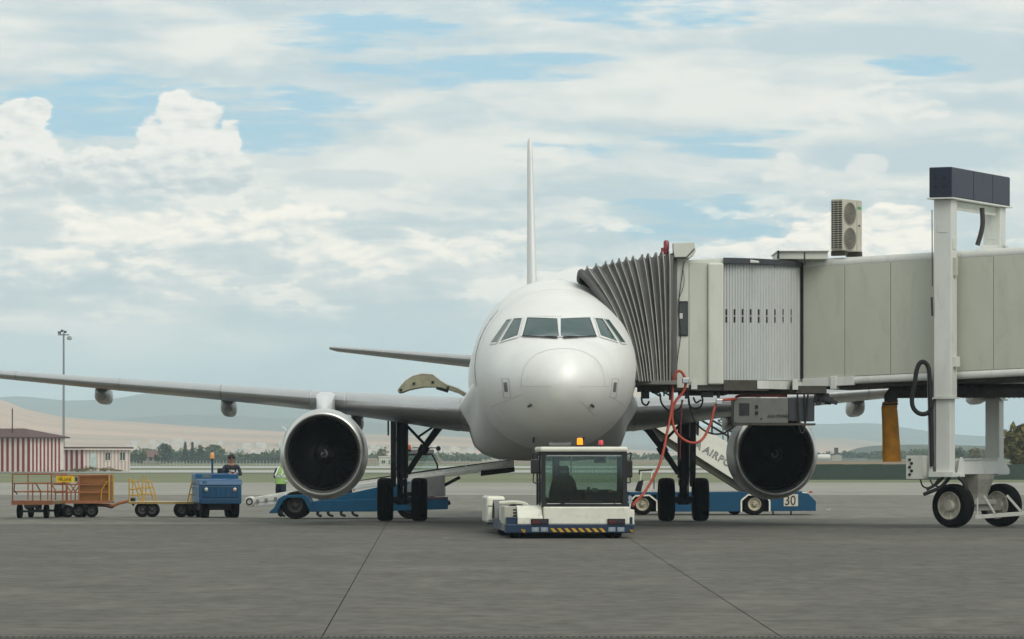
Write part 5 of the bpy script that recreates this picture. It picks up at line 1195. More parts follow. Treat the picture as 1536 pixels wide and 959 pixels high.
for px in (27, 67.5):
    for y in (.25, 1.95): road_wheel(c1, (fx(px), y, .195), .195, .13, M_rimd, 'x', hub=False)
b = MB(); b.bar((fx(27), .25, .195), (fx(67.5), .25, .195), .06); b.bar((fx(27), 1.95, .195), (fx(67.5), 1.95, .195), .06); b.box((fx(37), .1, .25), (fx(43), .5, fz(757))); b.box((fx(52), .1, .25), (fx(58), .5, fz(757))); b.build('undercarriage', M_dark, c1)
MB().box((fx(36), -.02, fz(762)), (fx(58), .25, fz(752))).build('coupling', M_dark, c1, bevel=.02)
# second orange cart, side on, with brown load board and yellow sign
d_ = 119.0; sc = d_/FPX; q = W(122, 776, d_)
c2 = thing('baggage_cart', 'orange baggage cart carrying a yellow sign and a tall brown crate', 'baggage cart', (q.x, d_, 0), 0.0, 'baggage carts in tow')
fx = lambda px: (px-122)*sc; fz = lambda py: EYE+(HOR-py)*sc
MB().box((fx(79), 0, fz(754.5)), (fx(165), 1.2, fz(751.5))).build('deck', M_deck, c2, bevel=.01)
for y in (-.02, 1.2): MB().box((fx(79), y, fz(755.5)), (fx(165), y+.02, fz(751))).build('side_rail', M_rust, c2)
for y in (0.02, 1.17):
    for px in (94, 118.5, 163.5): MB().tube([(fx(px), y, fz(754)), (fx(px), y, fz(713))], .024, 8).build('frame_post', M_rust if px < 150 else M_yel, c2)
    for py in (727, 739): MB().tube([(fx(80), y, fz(py)), (fx(163.5), y, fz(py))], .018, 8).build('frame_rail', M_rust, c2)
    MB().tube([(fx(80), y, fz(714)), (fx(163.5), y, fz(713))], .02, 8).build('frame_rail', M_rust, c2)
    for p in (((96, 723), (106.5, 738)), ((117, 723), (106.5, 738)), ((106.5, 738), (106.5, 753)), ((161, 722), (152, 736)), ((152, 736), (151.5, 753))): MB().tube([(fx(p[0][0]), y-.01, fz(p[0][1])), (fx(p[1][0]), y-.01, fz(p[1][1]))], .018, 8).build('frame_brace', M_rust if p[0][0] < 140 else M_yel, c2)
sg_ = MB().box((fx(84.5), -.04, fz(723.5)), (fx(111.5), -.02, fz(714.5))).build('sign', mat('sign yellow', (232, 196, 24), .55, dirt=.15), c2)
text('sign_lettering', 'HELIANE', Vector((fx(87.8), -.046, fz(721.8))), .155, mat('sign ink', (96, 74, 12), .6), sg_, world=False, sx=.62, ext=.003)
MB().box((fx(113), -.035, fz(722)), (fx(116.5), -.02, fz(716))).build('sign_tag', M_dark, c2)
for px, r, y in ((101, .175, .12), (117, .19, .12), (137, .19, .10), (119, .19, 1.05), (84, .18, 1.05), (92, .18, 1.05)): road_wheel(c2, (fx(px), y, r), r, .15, M_rimd, 'y', rot=radians(30 if px < 112 else 0), hub=False)
MB().bar((fx(92), .12, .19), (fx(141), .12, .19), .06).box((fx(88), .1, .24), (fx(92), 1.0, fz(755))).box((fx(110), .1, .26), (fx(142), 1.0, fz(755))).build('undercarriage', M_dark, c2)
MB().tube([(fx(138), .5, fz(758)), (fx(168), .5, fz(759)), (fx(177), .5, fz(755)), (fx(191), .5, fz(752))], .045, 8).build('tow_bar', M_rust, c2)
MB().tube([(fx(155), .5, fz(760)), (fx(165), .5, fz(762.5)), (fx(172), .5, fz(758))], .02, 8).build('tow_handle', M_dark, c2)
cr = thing('crate', 'tall brown crate standing on the orange baggage cart beside the yellow sign', 'crate', (W(142, 0, d_).x, d_+.55, fz(751.4)))
w0, w1 = (118.5-142)*sc, (163-142)*sc; hh = fz(713.5)-fz(751.4)
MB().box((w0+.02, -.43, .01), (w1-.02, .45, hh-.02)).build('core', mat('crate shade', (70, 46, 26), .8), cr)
M_crate = mat('crate brown', (142, 94, 48), .75, var=.2, scale=3, dirt=.4, dirt_rgb=(84, 52, 26), stretch=(.4, 1, 1))
for k in range(3):
    z0, z1 = hh*k/3, hh*(k+1)/3
    MB().box((w0, -.46, z0+.006), (w1, -.43, z1-.006)).build('board', M_crate, cr, bevel=.006); MB().box((w1-.02, -.43, z0+.006), (w1+.005, .45, z1-.006)).build('board', M_crate, cr, bevel=.006)
    MB().box((w0-.005, -.43, z0+.006), (w0+.02, .45, z1-.006)).build('board', M_crate, cr)
MB().box((w0, -.43, hh-.02), (w1, .45, hh)).build('lid', M_crate, cr)
# yellow railed flat cart hitched to the tractor
d_ = 119.4; sc = d_/FPX; q = W(245, 776, d_)
c3 = thing('baggage_cart', 'empty flat baggage cart with yellow end ladders hitched behind the blue tractor', 'baggage cart', (q.x, d_, 0), 0.0, 'baggage carts in tow')
fx = lambda px: (px-245)*sc; fz = lambda py: EYE+(HOR-py)*sc
MB().box((fx(193), 0, fz(755.5)), (fx(306), 1.3, fz(752.5))).build('deck', mat('deck pale', (188, 180, 148), .7, dirt=.4), c3, bevel=.01)
for y in (-.02, 1.3): MB().box((fx(192), y, fz(756)), (fx(306), y+.02, fz(753))).build('side_rail', mat('rail dull yellow', (150, 126, 70), .65, dirt=.5), c3)
for y in (.05, 1.2):
    for (a, c) in (((193.5, 754), (193.5, 717)), ((213.5, 754), (213.5, 714)), ((231, 754), (221.5, 722.5)), ((213.5, 722.5), (221.5, 722.5)), ((193.5, 722.5), (201, 722.5)), ((201, 722.5), (211, 754)), ((194, 734), (205, 734)), ((194, 743), (208, 743)), ((206, 732), (225, 732)), ((208, 741.5), (228, 741.5)),
                   ((280.5, 754), (287.5, 724)), ((287.5, 724), (296.5, 722)), ((296.5, 722), (296.5, 754)), ((286, 732), (296, 732)), ((283, 742), (296, 742)), ((296.5, 722), (296.5, 713))):
        MB().tube([(fx(a[0]), y, fz(a[1])), (fx(c[0]), y, fz(c[1]))], .019 if a[1] != c[1] else .015, 8).build('end_rail', M_yel, c3)
MB().box((fx(194), .3, fz(753)), (fx(201), .6, fz(747))).build('coil_of_strap', M_dark, c3, bevel=.03)
MB().prism([(fx(195), fz(756)), (fx(200), fz(756)), (fx(198), fz(760))], .4, .5).build('hitch', M_dark, c3)
for px, y in ((213, .1), (228, .1), (271, .1), (222, 1.2), (281, 1.2), (294, 1.2)): road_wheel(c3, (fx(px), y, .215), .215, .16, M_rimd, 'y', rot=radians(30 if px > 250 else 0), hub=False)
MB().bar((fx(213), .1, .215), (fx(228), .1, .215), .07).box((fx(214), .15, .2), (fx(230), 1.1, fz(756))).bar((fx(271), .2, .25), (fx(296), .3, .25), .05).box((fx(276), .15, .30), (fx(294), 1.1, fz(756))).bar((fx(280), .18, .3), (fx(290), .18, .2), .04).build('undercarriage', M_dark, c3)
# ------------------------------------------------------------------ belt loader at the rear hold (world aligned)
M_lb = mat('loader blue', (2, 86, 124), .4, var=.1, dirt=.25, dirt_rgb=(20, 54, 86), scale=3)
M_lbd = mat('loader blue dark', (4, 58, 90), .5, var=.1, dirt=.3, dirt_rgb=(16, 40, 66))
M_lg = mat('loader grey', (140, 142, 140), .55, dirt=.3)
M_lw = mat('loader rail white', (228, 228, 220), .5, dirt=.35, dirt_rgb=(128, 124, 112))
M_belt = mat('belt grey', (140, 140, 135), .8, var=.2, dirt=.4)
LD = 115.9
ldr = thing('belt_loader', 'blue belt loader with a long pale conveyor rising under the jet fuselage', 'belt loader', (W(540, 779, LD).x, LD, 0))
PZ = lambda pts, a, c, nm, m, par=None, bev=.012: MB().prism(XZ(LD, pts), a, c).build(nm, m, par or ldr, world=True, bevel=bev)
PZ([(469, 768), (469, 753), (500, 744), (530, 739), (566, 731), (610, 724), (643, 722), (643, 765), (560, 767)], LD+.08, LD+1.9, 'body', M_lb)
PZ([(468, 768), (468, 752), (610, 747), (643, 746), (672, 745.5), (672, 764), (560, 767.5)], LD, LD+.09, 'lower_skirt', M_lb)
PZ([(611, 746), (611, 727), (625, 718.5), (666, 712.5), (667, 745)], LD+.02, LD+1.8, 'engine_cover', M_lg)
PZ([(628, 747.2), (670, 745.8), (670, 748), (628, 749.4)], LD-.012, LD+.0, 'red_line', mat('line red', (120, 48, 52), .6), bev=0)
PZ([(404, 770), (405, 767), (411, 762), (418, 748), (427, 743), (458, 742), (464, 748), (472, 768), (465, 768), (457, 751), (452, 747), (432, 747), (425, 752), (415, 770)], LD-.06, LD+.35, 'fender', M_lb)
PZ([(418, 748), (427, 743.5), (458, 742.5), (464, 748), (470, 766), (418, 766)], LD+.34, LD+1.6, 'front_body', M_lbd)
for px, y in ((443, .12), (443, 1.7), (615, .12), (615, 1.7)): road_wheel(ldr, (W(px, 760, LD).x, LD+y, .385), .385, .24, M_rimd, 'y', world=True)
cv = lambda x: 752-.133*(x-372)
PZ([(374, cv(374)+4.2), (374, cv(374)-4), (771, cv(771)-3.4), (771, cv(771)+2.6)], LD+.35, LD+.41, 'conveyor_rail', M_lw)
PZ([(374, cv(374)+4.2), (374, cv(374)-4), (771, cv(771)-3.4), (771, cv(771)+2.6)], LD+1.25, LD+1.31, 'conveyor_rail', M_lw)
PZ([(374, cv(374)+1), (374, cv(374)-2), (771, cv(771)-2), (771, cv(771)+1)], LD+.41, LD+1.25, 'belt', M_belt)
PZ([(528, cv(528)-3), (528, cv(528)-8), (640, cv(640)-10), (771, cv(771)-9), (771, cv(771)-3)], LD+1.31, LD+1.35, 'side_guard', mat('guard plate', (216, 216, 210), .5, dirt=.3))
PZ([(528, cv(528)-8), (528, cv(528)-9), (640, cv(640)-11), (771, cv(771)-10), (771, cv(771)-9)], LD+1.3, LD+1.37, 'guard_rail', M_dark)
PZ([(380, cv(380)+9), (376, cv(374)+2.5), (376, cv(374)-5), (436, cv(436)-7), (436, cv(436)+11)], LD+.37, LD+1.28, 'front_frame', M_lw)
PZ([(721, 714.5), (721, 706), (772, 701), (772, 708)], LD+.30, LD+1.36, 'end_bumper', M_black)
a = W(373, cv(373)+1, LD); rl = MB().lathe([(.02, .3), (.13, .3), (.14, .32), (.14, 1.34), (.13, 1.36), (.02, 1.36)], (a.x, LD, a.z), 'y', 24).build('end_roller', M_lw, ldr, world=True, smooth=40)
MB().lathe([(.06, .285), (.10, .285), (.10, .30)], (a.x, LD, a.z), 'y', 16).build('roller_bearing', M_dark, rl, world=True)
for px in (385, 398, 412, 424): 
    p = W(px, cv(px)+2, LD); MB().box((p.x-.04, LD+.33, p.z-.05), (p.x+.05, LD+.36, p.z+.05)).build('roller_bracket', M_lg, ldr, world=True, bevel=.01)
MB().bar(W(690, 716, LD+.6), W(640, 742, LD+.6), .09).build('lift_strut', M_dark, ldr, world=True)
for px in (700, 752): MB().tube([W(px, cv(px)-1, LD+.3), W(px-1, cv(px)-10, LD+.3)], .018, 6).build('rail_pin', M_lw, ldr, world=True)
PZ([(667, 752), (674, 751), (676, 757), (667, 760)], LD+.3, LD+1.0, 'tow_hitch', M_dark)
# driver's cab on the far side of the belt
CD = LD+1.5
cq = lambda b, x0, x1, y0, y1, e0, e1: b.box((W(x0, y1, CD).x, CD+e0, W(x0, y1, CD).z), (W(x1, y0, CD).x, CD+e1, W(x1, y0, CD).z))
b = MB(); cq(b, 607, 652, 720, 764, 0, .95); b.build('cab_body', M_lb, ldr, world=True, bevel=.02)
b = MB(); cq(b, 607, 650, 674.5, 681.5, -.02, .95); b.build('cab_roof', M_lg, ldr, world=True, bevel=.02)
b = MB()
for e in (0, .9):
    for p, q in (((608, 720), (608, 682)), ((608, 682.4), (648, 681.6)), ((648, 681.6), (656, 697)), ((656, 697), (657, 720))): b.bar(W(*p, CD+e), W(*q, CD+e), .05, .05)
b.build('cab_frame', M_tugk, ldr, world=True)
MB().prism(XZ(CD, [(609, 720), (609, 683), (647.5, 682), (655, 697), (656, 720)]), CD+.02, CD+.025).build('cab_glass', G_side, ldr, world=True)
MB().tube([W(618, 673, CD), W(619, 672, CD), (W(655, 672, CD))], .014, 6).build('roof_rail', M_dark, ldr, world=True)
p = W(612.3, 676, CD); bl_ = MB().lathe([(.085, -.01), (.09, .02), (.075, .03)], p, 'z', 20).build('beacon', M_black, ldr, world=True)
MB().lathe([(.078, .02), (.082, .08), (.07, .14), (.04, .165), (.002, .17)], p, 'z', 20).build('beacon_lens', mat('beacon orange unlit', (236, 102, 24), .3, coat=.4), bl_, world=True, smooth=50)
p = W(657.5, 673, CD); mr = MB().lathe([(.002, -.03), (.055, -.03), (.07, 0), (.05, .04), (.002, .05)], p, 'y', 18).build('mirror', M_black, ldr, world=True, smooth=50)
MB().tube([W(657.5, 676, CD), W(656, 684, CD), W(660, 695, CD)], .022, 6).tube([W(656, 684, CD), W(660.5, 690, CD)], .02, 6).build('mirror_arm', M_lw, mr, world=True)

# ------------------------------------------------------------------ ramp workers
J, B = standing(1.72, 1.0, 'work')
w1, _ = person('person', 'ramp worker in a lime hi vis vest standing by the blue belt loader', J, B, [M_skin, M_over, M_over, M_over, M_shoe], (W(421, 777, 118.6).x, 118.6, 0), radians(152))
vest(w1, J, 1.72/1.76, 0, 1.0)
hd = Vector(J['head'][:3]); MB().lathe([(.118, .0), (.115, .05), (.09, .10), (.04, .125), (.002, .13)], hd, 'z', 18).box(hd+Vector((-.07, -.20, -.01)), hd+Vector((.07, -.08, .005))).build('cap', mat('cap grey', (110, 116, 118), .8), w1, smooth=50)
J, B = standing(1.74, .6, 'reach', .12)
person('person', 'worker whose dark legs show under the belt loader just right of its wheel', J, B, [M_skin, M_jean, M_over, M_over, M_shoe], (W(485, 777, 118.4).x, 118.4, 0), radians(60))
J, B = standing(1.78, .3, 'down', .15)
person('person', 'worker mid step whose legs show under the middle of the belt loader', J, B, [M_skin, M_over, M_shirt, M_shirt, M_shoe], (W(521, 776, 118.8).x, 118.8, 0), radians(75))

# ------------------------------------------------------------------ passenger stairs truck behind the right gear
SD = 123.7
M_sb = mat('stairs blue', (2, 72, 106), .42, var=.08, dirt=.2, dirt_rgb=(20, 50, 80), scale=3)
M_sw = mat('stairs white', (236, 235, 222), .42, var=.05, dirt=.15, dirt_rgb=(160, 152, 134), scale=2)
stt = thing('passenger_stairs', 'white sloping passenger stairs on a low blue truck numbered 30, behind the right landing gear', 'stairs truck', (W(1080, 773, SD).x, SD, 0))
SZ = lambda pts, a, c, nm, m, par=None, bev=.012: MB().prism(XZ(SD, pts), a, c).build(nm, m, par or stt, world=True, bevel=bev)
def arched(x0, x1, bt, tp, cx_, r=23):
    L = [(x0, bt), (x0, tp), (x1, tp), (x1, bt)]
    return L
SZ([(1154, 767), (1154, 738), (1204, 737), (1212, 740), (1224, 752), (1224, 766.5)], SD, SD+2.2, 'rear_body', M_sb)
SZ([(985, 768), (985, 738.5), (1112, 738), (1112, 767.5)], SD, SD+2.2, 'middle_body', M_sb)
SZ([(1112, 742.5), (1112, 738), (1154, 738), (1154, 742.5)], SD, SD+2.2, 'arch_bridge', M_sb)
SZ([(945, 742.5), (930, 738.5), (985, 738.5), (985, 742.5)], SD, SD+2.2, 'arch_bridge', M_sb)
SZ([(860, 770), (860, 738.5), (945, 738.5), (945, 768)], SD, SD+2.2, 'front_body', M_sb)
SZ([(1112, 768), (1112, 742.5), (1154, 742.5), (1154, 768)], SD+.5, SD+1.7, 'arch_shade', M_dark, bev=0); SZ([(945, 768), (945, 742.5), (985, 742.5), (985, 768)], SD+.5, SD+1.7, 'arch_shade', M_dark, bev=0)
for pts in (((1112, 768), (1112, 751), (1122, 742.5), (1143, 742), (1151, 746), (1154.5, 752), (1154.5, 767)), ((944, 768), (946, 751), (953, 744), (974, 743), (985.5, 752), (985.5, 767))):
    for p, q in zip(pts, pts[1:]): MB().bar(W(*p, SD-.015), W(*q, SD-.015), .045, .03, up=(0, 1, 0)).build('arch_trim', M_sw, stt, world=True)
SZ([(1112, 742), (1112, 751), (1122, 742.5)], SD-.006, SD+.4, 'arch_corner', M_sb, bev=0); SZ([(1154, 742), (1154, 752), (1150, 745)], SD-.006, SD+.4, 'arch_corner', M_sb, bev=0)
for px in (1132, 963.5):
    for y in (.16, 1.9): road_wheel(stt, (W(px, 759, SD).x, SD+y, .325), .325, .24, M_rimc, 'y', world=True, rimr=.60)
for px in (1105,): MB().lathe([(.1, -.1), (.22, -.12), (.25, 0), (.22, .12), (.1, .1)], (W(px, 768, SD).x, SD+1.2, .25), 'y', 24).build('spare_wheel', M_tyre, stt, world=True, smooth=40)
for px in (1159.5, 1186.5): 
    MB().bar(W(px, 766, SD+.3), W(px, 773, SD+.3), .045).bar(W(px-3, 773, SD+.3), W(px+3, 773, SD+.3), .05).build('stabiliser', M_dark, stt, world=True)
sg_ = SZ([(1175.5, 759.5), (1175.5, 741.5), (1197, 741.5), (1197, 759.5)], SD-.014, SD-.002, 'number_plate', mat('plate white', (206, 202, 186), .6, dirt=.2), bev=0)
text('number', '30', W(1176.6, 757.6, SD-.02), .40, M_black, sg_, sx=.86)
SZ([(1203, 739.6), (1203, 737.8), (1211, 738.6), (1211, 740.4)], SD-.01, SD+.1, 'marker_lamp', M_sw, bev=0); SZ([(1215, 739.6), (1215, 736.8), (1219.5, 736.8), (1219.5, 739.6)], SD+.2, SD+.35, 'tail_lamp', mat('tail red', (200, 40, 40), .3))
lo = lambda x: 641+.636*(x-978); up_ = lambda x: 632+.586*(x-1038)
for y in (0, 1.5): SZ([(872, lo(872)), (872, up_(872)), (1132, up_(1132)), (1140, 738), (1126, lo(1126))], SD+.35+y, SD+.40+y, 'stair_side', M_sw, bev=.006)
SZ([(872, lo(872)+11), (872, lo(872)-1), (1120, lo(1120)-1), (1122, 737.5), (1112, 737.5)], SD+.5, SD+1.8, 'stair_underside', mat('stair beam', (104, 98, 84), .7, dirt=.3), bev=0)
for k in range(17):
    x0 = 1132-k*15; p = W(x0, lo(x0)-9, SD); MB().box((p.x-.30, SD+.42, p.z-.03), (p.x, SD+1.83, p.z)).build('tread', M_lg, stt, world=True)
for y in (.5, 1.75):
    for off in (9.5, 19): MB().tube([W(890, up_(890)-off, SD+y), W(1120, up_(1120)-off, SD+y)], .032, 8).build('handrail', M_black, stt, world=True)
    for k in range(10):
        x0 = 900+k*24; MB().tube([W(x0, up_(x0)+2, SD+y), W(x0, up_(x0)-19, SD+y)], .026, 6).build('handrail_post', M_black, stt, world=True)
def outlined(s, p, size, ang, par):
    cu = bpy.data.curves.new('lettering', 'FONT'); cu.body = s; cu.size = size; cu.fill_mode = 'NONE'; cu.bevel_depth = .007; cu.bevel_resolution = 0; cu.resolution_u = 4; cu.space_character = 1.12
    tmp = bpy.data.objects.new('lettering', cu); COL.objects.link(tmp)
    me = bpy.data.meshes.new_from_object(tmp.evaluated_get(bpy.context.evaluated_depsgraph_get())); bpy.data.objects.remove(tmp)
    me.materials.clear(); me.materials.append(mat('letter navy', (30, 50, 84), .6)); o = bpy.data.objects.new('lettering', me); COL.objects.link(o); o.parent = par
    o.matrix_local = Matrix.Translation(p-root_of(par).location) @ Matrix.Rotation(ang, 4, 'Y') @ Matrix.Rotation(pi/2, 4, 'X')
outlined('AIRPORT', W(1053.5, 677.5, SD+.345), .30, radians(31), stt); outlined('A', W(1041, 670, SD+.345), .30, radians(31), stt)
# driver's perch
b = MB()
for p, q in (((959, 738), (962, 706)), ((976, 738), (978, 708)), ((972, 738), (974, 722)), ((959, 724), (976, 722))): b.bar(W(*p, SD+.3), W(*q, SD+.3), .03)
b.build('perch_frame', M_sw, stt, world=True)
MB().bar(W(958, 706, SD+.3), W(979, 705, SD+.3), .05).bar(W(959, 706, SD+.3), W(959, 712, SD+.3), .04).build('perch_rail', M_dark, stt, world=True)
SZ([(953, 737), (958, 722), (966, 720), (962, 738)], SD+.2, SD+.7, 'seat_back', M_black, bev=.03)
MB().lathe([(.15, -.01), (.165, 0), (.15, .01), (.14, 0), (.15, -.01)], W(981, 726, SD+.5), 'x', 20).build('steering_wheel', M_black, stt, world=True, smooth=50)
# scrap of white plastic blown onto the apron
bg_ = MB(); rnd = random.Random(4); c0 = W(1240, 766.5, 134)
for i in range(9):
    a, r = rnd.uniform(0, 6.28), rnd.uniform(.02, .10); p = c0+Vector((r*cos(a), r*sin(a), rnd.uniform(0, .07)))
    q = [p+Vector((rnd.uniform(-.1, .1), rnd.uniform(-.08, .08), rnd.uniform(-.03, .07))) for _ in range(3)]
    for v in q: v.z = max(v.z, .004)
    bg_.add([p]+q, [(0, 1, 2), (0, 2, 3), (0, 3, 1), (1, 3, 2)])
setp(bg_.build('plastic_bag', mat('plastic white', (214, 214, 210), .5), None), 'crumpled scrap of white plastic lying on the apron right of the stairs truck', 'litter')
# ------------------------------------------------------------------ striped airfield huts
M_red = mat('stripe red', (122, 36, 44), .7, var=.12, scale=.6, dirt=.2, dirt_rgb=(90, 50, 48)); M_wst = mat('stripe white', (206, 196, 186), .7, var=.08, scale=.6, dirt=.25, dirt_rgb=(150, 140, 126))
M_gst = mat('stripe grey pink', (176, 152, 144), .7, var=.1, scale=.6); M_roofd = mat('roof brown', (84, 58, 54), .8, var=.15, scale=.8)  # grey pink stripes, paler than the red, for the low hut's right wall
M_winf = mat('hut window', (46, 60, 54), .15); M_hdoor = mat('hut door', (170, 184, 180), .6)
A29 = radians(29)
def striped(px, d, eave, lenL, lenR, name, label, cols_l, cols_r):
    p = W(px, 708, d); r = thing(name, label, 'hut', (p.x, d, 0), 0)
    uL, uR = Vector((-cos(A29), sin(A29), 0)), Vector((sin(A29), cos(A29), 0)); P_ = .378
    H_ = EYE+(HOR-eave)*d/FPX
    b = MB(); v = [Vector((0, .04, 0)), uL*lenL, uL*lenL+uR*lenR, uR*lenR]; v = [(q.x, q.y+.03) for q in v]; b.prism(v, 0, H_, 'xy'); b.build('wall', M_wst, r)
    for u, nrm, L, cs in ((uL, Vector((-sin(A29), -cos(A29), 0)), lenL, cols_l), (uR, Vector((cos(A29), -sin(A29), 0)), lenR, cols_r)):
        for i in range(int(L/P_)):
            a, c_ = u*(P_*i+.004), u*(P_*(i+1)-.004); e = nrm*.03
            b = MB(); b.prism([(q.x, q.y) for q in (a-e*.5, c_-e*.5, c_+e, a+e)], .02, H_-.02, 'xy'); b.build('wall_panel', cs[i % 2], r)
    return r, uL, uR, H_
h1, uL, uR, H1 = striped(45, 489, 655.5, 14, 6.8, 'striped_hut', 'red and white striped airfield hut with a brown hipped roof at the left edge', (M_red, M_wst), (M_wst, M_red))
o_ = .55; c = [uL*-o_+uR*-o_, uL*(14+o_)-uR*o_, uL*(14+o_)+uR*(6.8+o_), uR*(6.8+o_)-uL*o_]
t_ = EYE+(HOR-645)*489/FPX; ra, rb = uL*3.2+uR*3.4, uL*10.8+uR*3.4
b = MB(); b.add([(q.x, q.y, H1) for q in c]+[(q.x, q.y, H1-.15) for q in c]+[(ra.x, ra.y, t_+.2), (rb.x, rb.y, t_+.2)], [(0, 8, 9, 1), (1, 9, 2), (2, 9, 8, 3), (3, 8, 0), (0, 1, 5, 4), (1, 2, 6, 5), (2, 3, 7, 6), (3, 0, 4, 7), (4, 5, 6, 7)]); b.build('roof', M_roofd, h1)
ap_ = W(18.5, 646, 492)-h1.location; MB().tube([(ap_.x, ap_.y, H1), (ap_.x, ap_.y, EYE+(HOR-613)*492/FPX)], .07, 8).build('roof_mast', M_dark, h1)
h2, uL, uR, H2 = striped(125, 505, 675, 7.5, 10.0, 'striped_hut', 'low flat roofed hut, white sunlit end with door and two windows, red striped side', (M_red, M_wst), (M_wst, M_gst))
nR = Vector((cos(A29), -sin(A29), 0))
def on_right(nm, px0, px1, py0, py1, m, e=.06, par=None):
    s_ = 505/FPX; z0, z1 = EYE+(HOR-py1)*s_, EYE+(HOR-py0)*s_
    a, c_ = uR*((px0-125)*s_/sin(A29)), uR*((px1-125)*s_/sin(A29)); b = MB(); b.prism([(q.x, q.y) for q in (a, c_, c_+nR*e, a+nR*e)], max(z0, .02), z1, 'xy'); return b.build(nm, m, par or h2)
dr_ = on_right('door', 133, 141, 679, 706, M_hdoor); on_right('door_glass', 134.2, 139.8, 680, 686, mat('glass pale', (188, 198, 190), .3), .08, dr_)
for a in (152.5, 171.5):
    w_ = on_right('window', a, a+6.5, 679, 690.5, M_winf, .05); on_right('frame', a-.6, a, 678.5, 691, M_wst, .08, w_); on_right('frame', a+6.5, a+7.1, 678.5, 691, M_wst, .08, w_); on_right('frame', a+3, a+3.5, 679, 690.5, M_wst, .075, w_); on_right('sill', a-.6, a+7.1, 690.5, 691.5, M_wst, .10, w_)
o_ = .5; c = [uL*-o_-uR*o_, uL*(7.5+o_)-uR*o_, uL*(7.5+o_)+uR*(10+o_), uR*(10+o_)-uL*o_]
b = MB(); b.prism([(q.x, q.y) for q in c], H2, H2+.16, 'xy'); b.build('fascia', M_wst, h2)
c = [q*.96+(uL*3.5+uR*5)*.04 for q in c]; b = MB(); b.prism([(q.x, q.y) for q in c], H2+.16, H2+.36, 'xy'); b.build('roof', M_roofd, h2)
# ------------------------------------------------------------------ light masts
def mast(px, top, d, label):
    p = W(px, 700, d); zt_ = EYE+(HOR-top)*d/FPX; r = thing('light_mast', label, 'light mast', (p.x, d, 0), 0, 'airfield light masts')
    MB().lathe([(.26, 0), (.24, .4), (.20, .5), (.13, zt_)], (0, 0, 0), 'z', 14).build('pole', mat('mast grey', (122, 128, 130), .5), r, smooth=40)
    a = MB(); a.bar((-.85, 0, zt_-.25), (.8, 0, zt_-.25), .14); a.bar((-.45, 0, zt_-.25), (-.45, 0, zt_+.3), .10); a.build('cross_arm', M_dark, r)
    for x, z in ((-.62, zt_-.05), (-.2, zt_+.2), (.25, zt_+.05)): MB().loft([[(x-.2, -.25, z-.05), (x+.2, -.25, z-.05), (x+.2, -.25, z+.3), (x-.2, -.25, z+.3)], [(x-.12, .2, z), (x+.12, .2, z), (x+.12, .2, z+.2), (x-.12, .2, z+.2)]], True, True).build('floodlight', M_dark, r)
    MB().lathe([(.02, .35), (.28, .28), (.38, .0), (.30, -.2), (.1, -.25)], (.85, 0, zt_-.75), 'z', 18).build('lamp_head', mat('lamp pale', (150, 152, 150), .4), r, smooth=50)
    return r
mast(95.5, 500, 610, 'tall grey airfield light mast rising behind the striped huts')
mast(1084.5, 632, 640, 'grey light mast seen between the jet wing and the passenger stairs handrail')
# ------------------------------------------------------------------ far houses
def house(px, py0, py1, w_px, d, wall, roof, name, label, wins, hip=.45, doorc=None):
    s_ = d/FPX; p = W(px, py1, d); hw = w_px*s_/2; z0 = min(p.z, 0); ze = EYE+(HOR-(py0*(1-hip)+py1*hip))*s_; zr = EYE+(HOR-py0)*s_; dp = hw*1.1
    r = thing(name, label, 'house', (p.x, d, 0))
    MB().box((-hw, 0, -.3), (hw, dp, ze)).build('wall', wall, r)
    if zr-ze > .4: b = MB(); o_ = .4; b.add([(-hw-o_, -o_, ze), (hw+o_, -o_, ze), (hw+o_, dp+o_, ze), (-hw-o_, dp+o_, ze), (-hw*.5, dp/2, zr), (hw*.5, dp/2, zr)], [(0, 1, 5, 4), (1, 2, 5), (2, 3, 4, 5), (3, 0, 4), (0, 3, 2, 1)]); b.build('roof', roof, r)
    else: MB().box((-hw-.2, -.2, ze), (hw+.2, dp+.2, ze+.25)).build('roof', roof, r)
    for x, y, ww, wh, m in wins:
        f = MB().box((x-ww/2, -.08, y), (x+ww/2, .0, y+wh)).build('window', m, r); MB().box((x-ww/2-.08, -.1, y-.1), (x+ww/2+.08, -.02, y-.01)).build('sill', M_wst, f)
    return r
M_wallw = mat('wall white', (206, 204, 194), .8); M_rooft = mat('roof tile red', (112, 82, 76), .8, var=.2)
house(226, 676, 696, 27, 980, mat('wall drab', (138, 132, 124), .8), M_rooft, 'house', 'far house with a red tiled roof among the trees left of the blue tractor', [(-1.4, .9, .7, .9, M_winf), (0, .9, .7, .9, M_winf), (1.3, .9, .7, .9, M_winf)], .5)
house(579, 684.5, 697, 21, 900, M_wallw, M_wallw, 'house', 'small white flat roofed house with two windows far behind the left landing gear', [(-.75, .4, .35, .65, M_winf), (-.35, .4, .35, .65, M_winf), (.75, .2, .4, .9, mat('shutter green', (70, 120, 96), .6))], .15)
house(345+252, 692, 698, 14, 905, mat('wall brick', (150, 92, 80), .8), M_rooft, 'shed', 'low brick red shed beside the small white house behind the landing gear', [], .3)
tk = thing('storage_tank', 'white rounded storage tank far beyond the green screen, right of the engine', 'tank', W(1236, 690, 700))
tk.location.z = 0
L = [(0.002, -1.1), (.3, -1.08), (.42, -.95), (.45, -.8), (.45, .8), (.42, .95), (.3, 1.08), (.002, 1.1)]
MB().lathe(L, (0, 0, 1.75), 'x', 24).build('shell', M_wallw, tk, smooth=40)
for x in (-.7, .7): MB().box((x-.1, -.3, -.3), (x+.1, .3, 1.4)).build('saddle', M_lg, tk)
sh = thing('shed', 'small grey shed with a dark square chimney beside the white tank', 'shed', (W(1256, 690, 720).x, 720, 0))
